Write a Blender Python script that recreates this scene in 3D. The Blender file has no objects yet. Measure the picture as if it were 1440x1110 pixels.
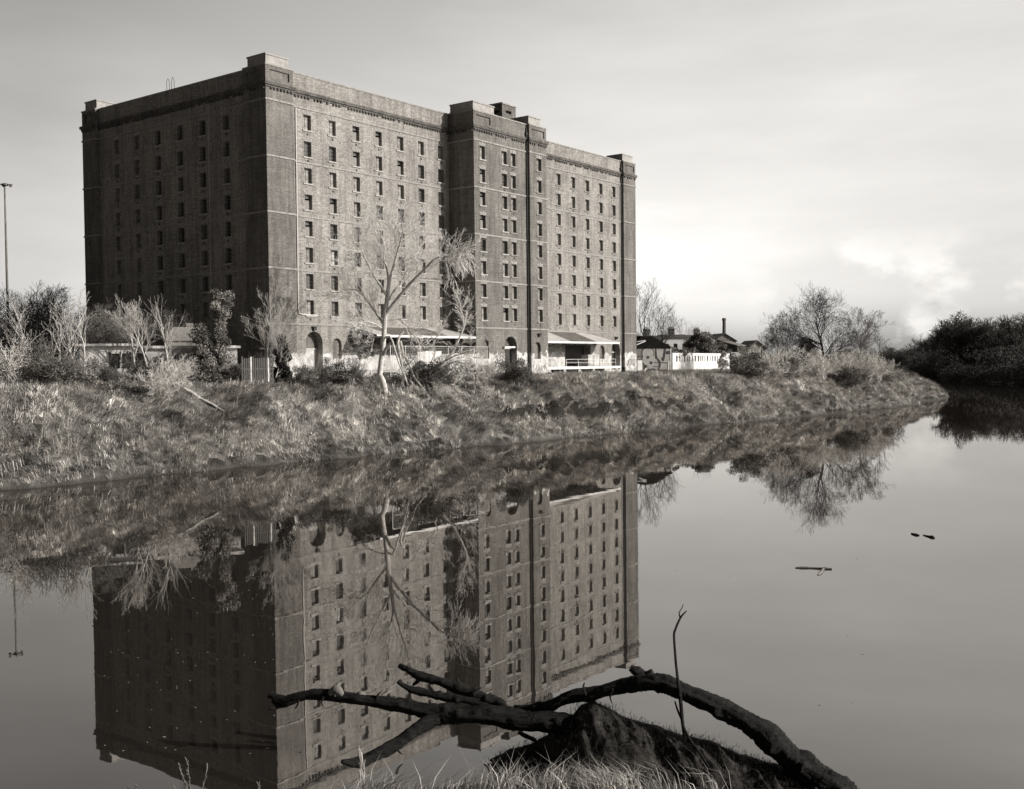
import bpy, bmesh, math, random
import numpy as np
from mathutils import Vector
SC = bpy.context.scene
COL = SC.collection
R = random.Random(7)
PI = math.pi

# ------------------------------------------------------------ camera model
FPX, PITCH, ROLL, HC = 1509.64, 0.030174, -0.010835, 8.234
TH, CX, CY = 0.921731, -25.074, 111.659      # warehouse corner and wall direction
def ray(px, py):
    X, Y = px-720, py-555
    c, s = math.cos(ROLL), math.sin(ROLL)
    x, up = (X*c+Y*s)/FPX, (X*s-Y*c)/FPX
    c, s = math.cos(PITCH), math.sin(PITCH)
    return x, c+up*s, up*c-s
def at(px, py, D):
    x, y, z = ray(px, py); t = D/y
    return Vector((x*t, D, HC+z*t))

# ------------------------------------------------------------ node materials
def tint(v, w=1.0):
    return (v, v*(1-.06*w), v*(1-.135*w), 1)
def newmat(name):
    m = bpy.data.materials.new(name); m.use_nodes = True
    nt = m.node_tree; b = nt.nodes['Principled BSDF']
    return m, nt, b
def N(nt, t, **kw):
    n = nt.nodes.new(t)
    for k, v in kw.items():
        if k in n.inputs: n.inputs[k].default_value = v
        else: setattr(n, k, v)
    return n
def ramp(nt, fac, stops):
    n = nt.nodes.new('ShaderNodeValToRGB'); e = n.color_ramp.elements
    e[0].position, e[0].color = stops[0][0], stops[0][1]
    e[1].position, e[1].color = stops[-1][0], stops[-1][1]
    for p, c in stops[1:-1]:
        k = e.new(p); k.color = c
    nt.links.new(fac, n.inputs[0]); return n.outputs[0]
def mixc(nt, f, a, b, mode='MIX'):
    n = nt.nodes.new('ShaderNodeMix'); n.data_type = 'RGBA'; n.blend_type = mode
    for s, v in ((0, f), (6, a), (7, b)):
        if hasattr(v, 'is_output'): nt.links.new(v, n.inputs[s])
        else: n.inputs[s].default_value = v
    return n.outputs[2]
def mth(nt, op, a, b=0.0, clamp=False):
    n = nt.nodes.new('ShaderNodeMath'); n.operation = op; n.use_clamp = clamp
    for s, v in ((0, a), (1, b)):
        if hasattr(v, 'is_output'): nt.links.new(v, n.inputs[s])
        else: n.inputs[s].default_value = v
    return n.outputs[0]
def noise(nt, co, scale, detail=5, rough=.6, sxyz=None):
    n = N(nt, 'ShaderNodeTexNoise', Scale=scale, Detail=detail, Roughness=rough)
    if sxyz:
        m = N(nt, 'ShaderNodeMapping'); m.inputs['Scale'].default_value = sxyz
        nt.links.new(co, m.inputs[0]); co = m.outputs[0]
    nt.links.new(co, n.inputs['Vector']); return n.outputs[0]
def bump(nt, b, h, strength=.5, dist=.02):
    n = N(nt, 'ShaderNodeBump', Strength=strength, Distance=dist)
    nt.links.new(h, n.inputs['Height']); nt.links.new(n.outputs[0], b.inputs['Normal'])
def simple(name, v1, v2=None, scale=3, rough=.85, w=1.0, bmp=.3, dist=.02, sxyz=None, attr=None, spec=.3):
    m, nt, b = newmat(name); v2 = v1*1.3 if v2 is None else v2
    co = N(nt, 'ShaderNodeTexCoord').outputs['Object']
    f = noise(nt, co, scale, 7, .65, sxyz)
    c = ramp(nt, f, [(.32, tint(v1, w)), (.68, tint(v2, w))])
    if attr:
        a = N(nt, 'ShaderNodeAttribute', attribute_name=attr)
        c = mixc(nt, 1.0, c, a.outputs['Color'], 'MULTIPLY')
    nt.links.new(c, b.inputs['Base Color'])
    b.inputs['Roughness'].default_value = rough
    b.inputs['Specular IOR Level'].default_value = spec
    if bmp: bump(nt, b, f, bmp, dist)
    return m

def brick_mat(name, v, contrast=.35, paint=None, speckle=1.0, z0=0):
    """weathered brick; paint = height of the whitewashed foot of the wall (object z)"""
    m, nt, b = newmat(name)
    co = N(nt, 'ShaderNodeTexCoord').outputs['Object']
    sep = N(nt, 'ShaderNodeSeparateXYZ'); nt.links.new(co, sep.inputs[0])
    cmb = N(nt, 'ShaderNodeCombineXYZ')
    nt.links.new(mth(nt, 'ADD', sep.outputs[0], sep.outputs[1]), cmb.inputs[0])
    nt.links.new(sep.outputs[2], cmb.inputs[1])
    br = N(nt, 'ShaderNodeTexBrick', Scale=1.0)
    br.inputs['Brick Width'].default_value = .24; br.inputs['Row Height'].default_value = .085
    br.inputs['Mortar Size'].default_value = .012; br.inputs['Bias'].default_value = 0
    br.inputs['Color1'].default_value = tint(v*.62); br.inputs['Color2'].default_value = tint(v*1.25)
    br.inputs['Mortar'].default_value = tint(v*1.25)
    nt.links.new(cmb.outputs[0], br.inputs['Vector'])
    sp = noise(nt, co, 3.6, 6, .8, (1, 1, 1.7))
    big = noise(nt, co, .22, 5, .6, (1, 1, 1.4))
    strk = noise(nt, co, .9, 5, .7, (.35, .35, 4.5))
    drip = noise(nt, co, 1.0, 6, .7, (2.2, 2.2, .10))
    k1 = ramp(nt, sp, [(.30, (1-contrast*speckle,)*3+(1,)), (.52, (1, 1, 1, 1)), (.74, (1+contrast*speckle,)*3+(1,))])
    k2 = ramp(nt, big, [(.3, (.84, .84, .84, 1)), (.7, (1.12, 1.12, 1.12, 1))])
    k3 = ramp(nt, strk, [(.34, (.86, .86, .86, 1)), (.62, (1.06, 1.06, 1.06, 1))])
    k4 = ramp(nt, drip, [(.36, (.74, .74, .74, 1)), (.54, (1.05, 1.05, 1.05, 1))])
    c = br.outputs[0]
    for k in (k1, k2, k3, k4): c = mixc(nt, 1.0, c, k, 'MULTIPLY')
    if paint:
        e = noise(nt, co, .8, 7, .7)
        h = mth(nt, 'ADD', sep.outputs[2], mth(nt, 'MULTIPLY', mth(nt, 'SUBTRACT', e, .5), 3.4))
        f = ramp(nt, mth(nt, 'SUBTRACT', h, paint), [(.0, (1, 1, 1, 1)), (.10, (0, 0, 0, 1))])
        wear = ramp(nt, noise(nt, co, 2.0, 8, .75), [(.35, (0, 0, 0, 1)), (.45, (1, 1, 1, 1))])
        f = mixc(nt, 1.0, f, wear, 'MULTIPLY')
        wcol = ramp(nt, noise(nt, co, 1.2, 6, .7), [(.35, tint(.36, .7)), (.62, tint(.80, .4))])
        c = mixc(nt, f, c, wcol)
    soot = ramp(nt, noise(nt, co, .45, 6, .7, (1.6, 1.6, .35)), [(.40, (1, 1, 1, 1)), (.70, (.62,)*3+(1,))])
    c = mixc(nt, 1.0, c, soot, 'MULTIPLY')
    nt.links.new(c, b.inputs['Base Color'])
    b.inputs['Roughness'].default_value = .92; b.inputs['Specular IOR Level'].default_value = .15
    bump(nt, b, br.outputs['Fac'], .35, -.01)
    return m

M = {}
M['brick'] = brick_mat('weathered_brick', .33, .42)
M['brick_foot'] = brick_mat('whitewashed_brick', .33, .42, paint=2.7)
M['brick_smooth'] = brick_mat('engineering_brick', .20, .16, speckle=.6)
M['brick_smooth_foot'] = brick_mat('engineering_brick_whitewashed', .20, .2, paint=2.7, speckle=.6)
M['brick_rough'] = brick_mat('crumbled_brick', .15, .8)
M['brick_dark'] = brick_mat('sooty_brick', .13, .4)
M['stone'] = simple('coping_stone', .26, .46, 1.6, .9, .8, .3)
M['course'] = simple('string_course', .2, .42, 2.5, .9, .8, .3)
M['slate'] = simple('slate', .06, .11, 2, .6, 1)
M['sheet'] = simple('corrugated_sheet', .42, .62, .8, .6, .6, .1)
M['sheet_dark'] = simple('rusted_sheet', .09, .2, 1.1, .7, 1.2, .2)
M['white'] = simple('white_paint', .6, .85, 1.4, .7, .4, .1)
M['white_dirty'] = simple('dirty_white_paint', .32, .78, 1.2, .8, .5, .2)
M['greypaint'] = simple('grey_spray_paint', .22, .34, 1.2, .7, .8, .05)
M['black'] = simple('black_paint', .012, .022, 2, .6, 1.3, .1)
M['tar'] = simple('tarred_roof', .006, .014, 2, .95, 1.3, .1, spec=.04)
M['ink'] = simple('spray_ink', .05, .12, 2, .7, 1, 0)
M['iron'] = simple('iron_pipe', .02, .04, 2, .6, 1.3, .1)
M['pale_pipe'] = simple('pale_pipe', .55, .7, 2, .6, .5, .1)
M['sill'] = simple('sill_stone', .30, .5, 3, .9, .7, .2)
M['lintel'] = simple('brick_arch', .24, .40, 9, .9, .7, .3, sxyz=(1, 1, .15))
M['dark_room'] = simple('dark_interior', .008, .014, 1, 1, 1.3, 0)
M['timber'] = simple('grey_timber', .16, .34, 3, .85, .9, .3, sxyz=(4, 4, .4))
M['timber_mid'] = simple('weathered_paling', .05, .13, 3, .85, .9, .3, sxyz=(4, 4, .4))
M['timber_dark'] = simple('dark_timber', .03, .08, 3, .85, 1.2, .3, sxyz=(4, 4, .4))
M['bark'] = simple('grey_bark', .12, .26, 5, .95, 1, .6, sxyz=(1, 1, .3))
M['pale_bark'] = simple('pale_bark', .30, .74, 3, .9, .7, .4)
M['twig_pale'] = simple('pale_twigs', .46, .72, 2, .9, .8, 0)
M['twig_white'] = simple('white_twigs', .62, .85, 2, .9, .6, 0)
M['twig'] = simple('brown_twigs', .15, .25, 2, .9, 1, 0)
M['twig_dark'] = simple('dark_twigs', .035, .06, .2, .9, 1.3, 0)
M['twig_far'] = simple('distant_twigs', .06, .11, .2, .9, 1.2, 0)  # colour lightened to stand in for haze over the far trees
M['bark_dark'] = simple('dark_bark', .035, .07, 4, .95, 1.3, .5)
def leaf_mat(name, v1, v2, w=1.0):
    m = simple(name, v1, v2, .9, .7, w, 0, attr='tone'); return m
M['leaf'] = leaf_mat('evergreen_leaves', .10, .20)
M['leaf_mid'] = leaf_mat('ivy_leaves', .16, .30)
M['leaf_far'] = leaf_mat('distant_wood', .04, .08, 1.2)  # haze over the hillside put into the colour as a lighter tone
M['leaf_dark'] = leaf_mat('dark_leaves', .035, .06, 1.2)
M['grass'] = leaf_mat('dead_grass', .38, .68, .85)
M['grass_dark'] = leaf_mat('matted_grass', .018, .045, 1.2)
M['grass_near'] = leaf_mat('pale_grass', .34, .5, .9)
# window glass and frames: each window a little different
m, nt, b = newmat('window_glass'); M['glass'] = m
rnd = N(nt, 'ShaderNodeObjectInfo').outputs['Random']
co = N(nt, 'ShaderNodeTexCoord').outputs['Object']
g1 = ramp(nt, rnd, [(0, tint(.05)), (.3, tint(.18)), (.6, tint(.34)), (.92, tint(.40, .8)), (1, tint(.7, .6))])
g2 = ramp(nt, noise(nt, co, 2.2, 4), [(.38, (.45,)*3+(1,)), (.55, (1, 1, 1, 1))])
nt.links.new(mixc(nt, 1, g1, g2, 'MULTIPLY'), b.inputs['Base Color']); b.inputs['Roughness'].default_value = .35
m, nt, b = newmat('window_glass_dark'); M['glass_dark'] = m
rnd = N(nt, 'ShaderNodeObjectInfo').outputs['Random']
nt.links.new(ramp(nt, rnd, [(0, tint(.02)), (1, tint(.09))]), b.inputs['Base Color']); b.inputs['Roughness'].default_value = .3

# ------------------------------------------------------------ object helpers
def link(name, me, parent=None):
    o = bpy.data.objects.new(name, me); COL.objects.link(o)
    if parent is not None: o.parent = parent
    return o
def tag(o, label=None, cat=None, group=None, kind=None):
    if label: o['label'] = label
    if cat: o['category'] = cat
    if group: o['group'] = group
    if kind: o['kind'] = kind
    return o
def thing(name, loc, rz, label, cat, group=None):
    o = bpy.data.objects.new(name, None); COL.objects.link(o)
    o.location = loc; o.rotation_euler = (0, 0, rz); o.empty_display_size = .5
    return tag(o, label, cat, group)
def copy_thing(src, loc, rz, scale=None, label=None, group=None):
    o = src.copy(); COL.objects.link(o); o.location = loc; o.rotation_euler = (0, 0, rz)
    if scale is not None: o.scale = scale if hasattr(scale, '__len__') else (scale,)*3
    if label: o['label'] = label
    if group: o['group'] = group
    for ch in list(src.children):
        c = ch.copy(); COL.objects.link(c); c.parent = o
        for g in ch.children:
            d = g.copy(); COL.objects.link(d); d.parent = c
    return o
def mesh_np(name, V, F, mat, smooth=False, tone=None):
    """V (n,3) array, F (m,k) array of faces with k corners"""
    me = bpy.data.meshes.new(name)
    V = np.asarray(V, dtype=np.float32); F = np.asarray(F, dtype=np.int32)
    me.vertices.add(len(V)); me.vertices.foreach_set('co', V.ravel())
    k = F.shape[1]
    me.loops.add(F.size); me.loops.foreach_set('vertex_index', F.ravel())
    me.polygons.add(len(F)); me.polygons.foreach_set('loop_start', np.arange(0, F.size, k, dtype=np.int32))
    if smooth: me.polygons.foreach_set('use_smooth', np.ones(len(F), dtype=bool))
    me.update(calc_edges=True)
    if tone is not None:
        a = me.color_attributes.new('tone', 'FLOAT_COLOR', 'POINT')
        t = np.asarray(tone, dtype=np.float32)
        c = np.stack([t, t, t, np.ones_like(t)], 1); a.data.foreach_set('color', c.ravel())
    if mat: me.materials.append(mat)
    return me

class MB:
    """collects shapes, builds one mesh"""
    def __init__(s): s.v = []; s.f = []; s.mi = []; s.m = 0
    def face(s, pts):
        n = len(s.v); s.v += [tuple(p) for p in pts]; s.f.append(tuple(range(n, n+len(pts)))); s.mi.append(s.m)
    def box(s, x0, x1, y0, y1, z0, z1):
        n = len(s.v)
        s.v += [(x0,y0,z0),(x1,y0,z0),(x1,y1,z0),(x0,y1,z0),(x0,y0,z1),(x1,y0,z1),(x1,y1,z1),(x0,y1,z1)]
        for q in ((0,3,2,1),(4,5,6,7),(0,1,5,4),(1,2,6,5),(2,3,7,6),(3,0,4,7)):
            s.f.append(tuple(n+i for i in q)); s.mi.append(s.m)
    def prism(s, pts, d):
        """pts: planar polygon, d: extrusion vector"""
        a = [Vector(p) for p in pts]; d = Vector(d); b_ = [p+d for p in a]
        s.face(a[::-1]); s.face(b_)
        for i in range(len(a)):
            j = (i+1) % len(a); s.face([a[i], a[j], b_[j], b_[i]])
    def bar(s, p, q, w, h=None):
        h = h or w; p = Vector(p); q = Vector(q); d = (q-p).normalized()
        up = Vector((0,0,1)) if abs(d.z) < .9 else Vector((1,0,0))
        a = d.cross(up).normalized()*w/2; c = a.cross(d).normalized()*h/2
        n = len(s.v)
        for r in (p, q): s.v += [tuple(r-a-c), tuple(r+a-c), tuple(r+a+c), tuple(r-a+c)]
        for f in ((0,1,2,3),(7,6,5,4),(0,4,5,1),(1,5,6,2),(2,6,7,3),(3,7,4,0)):
            s.f.append(tuple(n+i for i in f)); s.mi.append(s.m)
    def tube(s, pts, rad, k=6, cap=True, jit=0, rng=None):
        pts = [Vector(p) for p in pts]; n0 = len(s.v); n = len(pts)
        if not hasattr(rad, '__len__'): rad = [rad]*n
        d0 = (pts[1]-pts[0]).normalized()
        u = d0.cross(Vector((0,0,1)) if abs(d0.z) < .9 else Vector((1,0,0))).normalized()
        for i, p in enumerate(pts):
            d = (pts[min(i+1,n-1)]-pts[max(i-1,0)]).normalized()
            u = (u-d*u.dot(d)).normalized(); w = d.cross(u)
            for j in range(k):
                a = 2*PI*j/k; r = rad[i]*(1+(rng.uniform(-jit, jit) if jit else 0))
                s.v.append(tuple(p+(u*math.cos(a)+w*math.sin(a))*r))
        for i in range(n-1):
            for j in range(k):
                j2 = (j+1) % k
                s.f.append((n0+i*k+j, n0+i*k+j2, n0+(i+1)*k+j2, n0+(i+1)*k+j)); s.mi.append(s.m)
        if cap:
            s.f.append(tuple(n0+j for j in range(k))[::-1]); s.mi.append(s.m)
            s.f.append(tuple(n0+(n-1)*k+j for j in range(k))); s.mi.append(s.m)
    def build(s, name, mats, parent=None, smooth=False):
        me = bpy.data.meshes.new(name); me.from_pydata(s.v, [], s.f)
        for m_ in (mats if isinstance(mats, (list, tuple)) else [mats]): me.materials.append(m_)
        if any(s.mi): me.polygons.foreach_set('material_index', s.mi)
        if smooth: me.polygons.foreach_set('use_smooth', [True]*len(s.f))
        me.update(); return link(name, me, parent)

# ------------------------------------------------------------ terrain
NT = {}
def vnoise(x, y, scale, seed=0):
    T = NT.get(seed)
    if T is None: T = NT[seed] = np.random.RandomState(seed).rand(256, 256)
    x = np.asarray(x, float)*scale+1000.3; y = np.asarray(y, float)*scale+1000.7
    xi = np.floor(x).astype(int); yi = np.floor(y).astype(int); fx = x-xi; fy = y-yi
    fx = fx*fx*(3-2*fx); fy = fy*fy*(3-2*fy)
    g = lambda a, b: T[a % 256, b % 256]
    return (g(xi,yi)*(1-fx)+g(xi+1,yi)*fx)*(1-fy)+(g(xi,yi+1)*(1-fx)+g(xi+1,yi+1)*fx)*fy-.5
def fbm(x, y, s, seed=0, o=4):
    r = 0; a = 1
    for i in range(o): r = r+a*vnoise(x, y, s*2**i, seed+i); a *= .5
    return r
SHORE = [(-900,-330),(-150,-20),(-60,45),(-36.3,68.2),(-34.4,71.8),(-31,75),(-27.9,79.1),(-24.5,82.6),(-22,86.8),(-19,89.2),(-14.5,93.4),(-11,98.4),
         (-5.5,102),(-3,106),(1.5,109.3),(5,114.5),(10.3,119.4),(17,126),(25.4,137.1),(30,140),(36.9,146.7),(41,153),(48.8,160.2),(55,170),(63,179.3),(71,189),(77.2,200.9),
         (90.1,221),(91.5,227),(84,244),(66,275),(20,330),(-60,450),(-200,700),(-900,1500)]
FAR_L = np.array(SHORE+[(-6000,1500),(-6000,-330)])
SHORE_R = [(900,-200),(400,60),(200,200),(145,289),(158,417),(205,560),(175,650),(60,760),(-200,1000),(-900,1900)]
FAR_R = np.array(SHORE_R+[(-900,6000),(6000,6000),(6000,-200)])
def inside(px, py, poly):
    r = np.zeros(px.shape, bool); n = len(poly)
    for i in range(n):
        x0, y0 = poly[i]; x1, y1 = poly[(i+1) % n]
        if y0 == y1: continue
        c = ((y0 > py) != (y1 > py)) & (px < (x1-x0)*(py-y0)/(y1-y0)+x0); r ^= c
    return r
def pdist(px, py, line):
    d = np.full(px.shape, 1e9)
    for (x0, y0), (x1, y1) in zip(line[:-1], line[1:]):
        dx, dy = x1-x0, y1-y0; t = np.clip(((px-x0)*dx+(py-y0)*dy)/(dx*dx+dy*dy), 0, 1)
        d = np.minimum(d, np.hypot(px-x0-t*dx, py-y0-t*dy))
    return d
def sstep(t): t = np.clip(t, 0, 1); return t*t*(3-2*t)
def hgt(x, y):
    x = np.atleast_1d(np.asarray(x, float)); y = np.atleast_1d(np.asarray(y, float))
    xw = x+fbm(x, y, .25, 301, 4)*2.0; yw = y+fbm(x, y, .25, 331, 4)*2.0
    dl = pdist(xw, yw, SHORE); il = inside(xw, yw, FAR_L)
    dr = pdist(x, y, SHORE_R); ir = inside(x, y, FAR_R)
    dl2 = dl+(fbm(x, y, .16, 3)*2.8+fbm(x, y, .40, 9)*1.0)*np.clip(dl/1.2, .25, 1)*np.clip((16-dl)/6, 0, 1)
    w = np.clip(12-(x+30)*.045, 7.5, 12)
    t = dl2/w
    flat = np.clip(6.85-(x+25)*.010, 5.6, 7.0)
    z = .7*sstep(t/.07)+(flat-1.2)*(.45*np.clip((t-.04)/.96, 0, 1)+.55*sstep((t-.02)/.92))+.55*sstep((dl-w)/14)
    # eroded ledge on the middle stretch
    led = np.exp(-((x-9)/12)**2)*np.clip((dl-3.4-fbm(x, y, .3, 50)*2.2)/.3, 0, 1)*np.clip((8.5-dl)/4.5, 0, 1)*1.5
    z = z+led+fbm(x, y, .33, 21)*.62*np.clip(dl/3, 0, 1)*np.clip((22-dl)/10, .15, 1)
    zl = np.where(il, z, -np.minimum(dl*.35, 2.5))
    hill = 1.0*sstep(dr/3)+np.clip((dr-3)*.13, 0, 13)*np.clip((y-150)/150, .2, 1)*np.clip(1-(y-420)/260, .25, 1)+fbm(x, y, .02, 40)*3*np.clip(dr/20, 0, 1)
    zr = np.where(ir, hill, -np.minimum(dr*.35, 2.5))
    return np.maximum(zl, zr)
def hz(x, y): return float(hgt(x, y)[0])
def cap(px): return float(np.interp(px, [0,200,400,550,700,900,1050,1160,1250], [96,100,105,113,127,150,178,184,205]))
def ground(px, py, D0=60, D1=260):
    """where the ray of a pixel meets the terrain"""
    r = ray(px, py); Y = np.arange(D0, D1, .25); t = Y/r[1]
    zz = HC+r[2]*t; h = hgt(r[0]*t, Y)
    k = np.argmax(h >= zz)
    if h[k] < zz[k] or Y[k] > cap(px): k = int(np.argmin(np.abs(Y-cap(px))))
    return Vector((r[0]*t[k], Y[k], float(h[k])))

def axis(a, b, step, lo, hi, g=1.12):
    c = list(np.arange(a, b, step)); s = step; q = c[0]; L = []
    while q > lo: s *= g; q -= s; L.append(q)
    s = step; q = c[-1]; U = []
    while q < hi: s *= g; q += s; U.append(q)
    return np.array(L[::-1]+c+U)
def sheet(name, xs, ys, fn, mat):
    X, Y = np.meshgrid(xs, ys); Z = fn(X.ravel(), Y.ravel())
    V = np.stack([X.ravel(), Y.ravel(), Z], 1); nx, ny = len(xs), len(ys)
    i = np.arange(nx-1)[None, :]+np.arange(ny-1)[:, None]*nx; i = i.ravel()
    F = np.stack([i, i+1, i+1+nx, i+nx], 1)
    return link(name, mesh_np(name, V, F, mat, True))
m, nt, b = newmat('bank_earth'); M['earth'] = m
co = N(nt, 'ShaderNodeTexCoord').outputs['Object']
f1 = noise(nt, co, .9, 8, .7); f2 = noise(nt, co, 7, 5, .7, (1, 1, .35))
c = ramp(nt, f1, [(.30, tint(.06, 1.1)), (.48, tint(.17)), (.66, tint(.32))])
c = mixc(nt, .75, c, ramp(nt, f2, [(.3, (.35,)*3+(1,)), (.65, (1.4,)*3+(1,))]), 'MULTIPLY')
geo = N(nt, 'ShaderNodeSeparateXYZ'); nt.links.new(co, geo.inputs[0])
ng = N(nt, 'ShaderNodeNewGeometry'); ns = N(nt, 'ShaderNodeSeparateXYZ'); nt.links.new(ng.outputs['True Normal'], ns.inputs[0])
c = mixc(nt, ramp(nt, ns.outputs[2], [(.42, (1, 1, 1, 1)), (.62, (0, 0, 0, 1))]), c, tint(.035, 1.3))  # steep faces get dark bare soil, standing in for the overhang's shade
wet = ramp(nt, mth(nt, 'ADD', geo.outputs[2], mth(nt, 'MULTIPLY', f1, .6)), [(.35, (1, 1, 1, 1)), (.8, (0, 0, 0, 1))])
c = mixc(nt, wet, c, tint(.085, 1.1))
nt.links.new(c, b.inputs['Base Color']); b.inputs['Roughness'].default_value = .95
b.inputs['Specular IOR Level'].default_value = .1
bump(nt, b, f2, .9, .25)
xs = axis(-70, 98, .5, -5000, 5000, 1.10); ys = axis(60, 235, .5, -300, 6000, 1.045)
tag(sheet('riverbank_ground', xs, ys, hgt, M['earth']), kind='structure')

# water
m, nt, b = newmat('river_water'); M['water'] = m
co = N(nt, 'ShaderNodeTexCoord').outputs['Object']
b.inputs['Base Color'].default_value = (.026, .022, .019, 1); b.inputs['Roughness'].default_value = 1; b.inputs['Specular IOR Level'].default_value = 0
gl = N(nt, 'ShaderNodeBsdfGlossy', Roughness=.012); gl.inputs['Color'].default_value = (.97, .95, .925, 1)
fr = N(nt, 'ShaderNodeFresnel', IOR=3.5); mx = N(nt, 'ShaderNodeMixShader')
nt.links.new(fr.outputs[0], mx.inputs[0]); nt.links.new(b.outputs[0], mx.inputs[1]); nt.links.new(gl.outputs[0], mx.inputs[2])
nt.links.new(mx.outputs[0], nt.nodes['Material Output'].inputs[0])
w1 = noise(nt, co, .55, 3, .5, (1, 1, 1)); w2 = noise(nt, co, .06, 3, .5, (1, 1.4, 1)); w3 = noise(nt, co, 3.5, 2, .5, (1, .5, 1))
patch = ramp(nt, w2, [(.42, (.0,)*3+(1,)), (.66, (1,)*3+(1,))])
nt.links.new(ramp(nt, noise(nt, co, .07, 5, .65, (1, 2.2, 1)), [(.50, (.010,)*3+(1,)), (.66, (.034,)*3+(1,))]), gl.inputs['Roughness'])
hh = mth(nt, 'ADD', w1, mth(nt, 'MULTIPLY', mth(nt, 'MULTIPLY', w3, .16), patch))
bump(nt, b, hh, .032, .06)
nt.links.new(b.inputs['Normal'].links[0].from_socket, gl.inputs['Normal'])
me = mesh_np('river', [(-6000,-400,0),(6000,-400,0),(6000,7000,0),(-6000,7000,0)], [(0,1,2,3)], m)
tag(link('river_water', me), kind='structure')

# near bank and mound
NEAR = [(-600,-420),(-100,-25),(-40,12),(-10,18.9),(-4.6,19.3),(-3.0,20.3),(-1,20.7),(0,20.8),(3,20.8),(6.2,20.1),(7.4,19.5),(15,18.6),(60,8),(400,-70),(900,-200)]
NEARP = np.array(NEAR+[(900,-900),(-600,-900)])
def hnear(x, y):
    d = pdist(x, y, NEAR); i = inside(x, y, NEARP)
    z = np.minimum(d*.30, 6.55)+fbm(x, y, .9, 60)*.14*np.clip(d, 0, 1)
    return np.where(i, z, -np.minimum(d*.5, 1.5))
M['near_earth'] = simple('dark_mud', .022, .06, 2.5, .85, 1.3, .7, .08)
tag(sheet('near_bank', axis(-14, 16, .2, -550, 850, 1.15), axis(8, 24, .2, -380, 25, 1.15), hnear, M['near_earth']), kind='structure')
# ------------------------------------------------------------ the warehouse
ZG = 6.6
WH = thing('warehouse', (CX, CY, ZG), TH, 'huge nine storey brick bonded warehouse with rows of small windows', 'warehouse')
CT, ST = math.cos(TH), math.sin(TH)
def wl(u, v, z=0): return Vector((CX+u*CT-v*ST, CY+u*ST+v*CT, ZG+z))       # local -> world
def front(px, py, v0):
    """(u, z) local where the ray of a pixel meets the plane v = v0"""
    r = ray(px, py); t = (v0-(CX*ST-CY*CT))/(-r[0]*ST+r[1]*CT)
    x, y = r[0]*t-CX, r[1]*t-CY
    return x*CT+y*ST, HC+r[2]*t-ZG
FOOT = [(0,34.1),(0,31.2),(.45,31.2),(.45,3.6),(0,3.6),(0,0),(3.7,0),(3.7,.45),(29.5,.45),(29.5,-3.6),(40.5,-3.6),(40.5,-4.05),
        (44.3,-4.05),(44.3,.45),(70.8,.45),(70.8,0),(74.4,0),(74.4,34.1)]
ZTOP = 32.65
ROWS = [27.7-2.85*k for k in range(8)]
COURSES = [29.15, 23.35, 17.55, 11.75, 5.95]
WW, WHT = 1.06, 1.64
def wall(mb, back, p, q, z0, z1, holes):
    """wall from p to q (outward side on the right of travel); holes = (s0,s1,z0,z1,arch,depth,closed)"""
    p = Vector((*p, 0)); q = Vector((*q, 0)); L = (q-p).length; a = (q-p)/L; n = Vector((a.y, -a.x, 0))
    P = lambda s, z, d=0: p+a*s+Vector((0,0,z))-n*d
    S = sorted({0, L, *[h[0] for h in holes], *[h[1] for h in holes]})
    Z = sorted({z0, z1, *[h[2] for h in holes], *[h[3] for h in holes]})
    # merge runs of z for every column to keep faces few
    for s0, s1 in zip(S[:-1], S[1:]):
        run = None
        for za, zb in zip(Z[:-1], Z[1:]):
            hole = any(h[0]-1e-6 <= s0 and s1 <= h[1]+1e-6 and h[2]-1e-6 <= za and zb <= h[3]+1e-6 for h in holes)
            if hole:
                if run is not None: mb.face([P(s0,run),P(s1,run),P(s1,za),P(s0,za)]); run = None
            elif run is None: run = za
        if run is not None: mb.face([P(s0,run),P(s1,run),P(s1,z1),P(s0,z1)])
    for s0, s1, za, zb, arch, d, closed in holes:
        if not arch:
            ring = [(s0,za),(s1,za),(s1,zb),(s0,zb)]
        else:
            r = (s1-s0)/2; c = (s0+s1)/2; zs = zb-r
            arc = [(c+r*math.cos(t), zs+r*math.sin(t)) for t in [PI*i/12 for i in range(13)]]
            mb.face([P(s1,zb)]+[P(*k) for k in arc[6::-1]]); mb.face([P(s0,zb)]+[P(*k) for k in arc[:5:-1]])
            ring = [(s0,za),(s1,za)]+arc
        for i in range(len(ring)):
            A, B = ring[i], ring[(i+1) % len(ring)]
            mb.face([P(*A),P(*A,d),P(*B,d),P(*B)])
        if closed:
            b_ = MB(); b_.face([P(*k,d) for k in ring]); back.append(b_)
def wins(us, rows=ROWS, w=WW, d=.42): return [(u-w/2, u+w/2, z-WHT/2, z+WHT/2, False, d, False) for u in us for z in rows]
U_L = [6.03+3.655*k for k in range(7)]
U_T = [31.15, 35.62, 37.5]
U_R = [49.9+3.74*k for k in range(6)]
V_S = [7.08+4.09*k for k in range(6)]
panel = lambda a, b: (a, b, 31.35, 32.25, False, .16, True)
segs = []
for i in range(len(FOOT)-1): segs.append((FOOT[i], FOOT[i+1]))
segs.append((FOOT[-1], FOOT[0]))
main_wall, side_wall, piers, tower, backs = MB(), MB(), MB(), MB(), []
arch_doors = []
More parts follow.
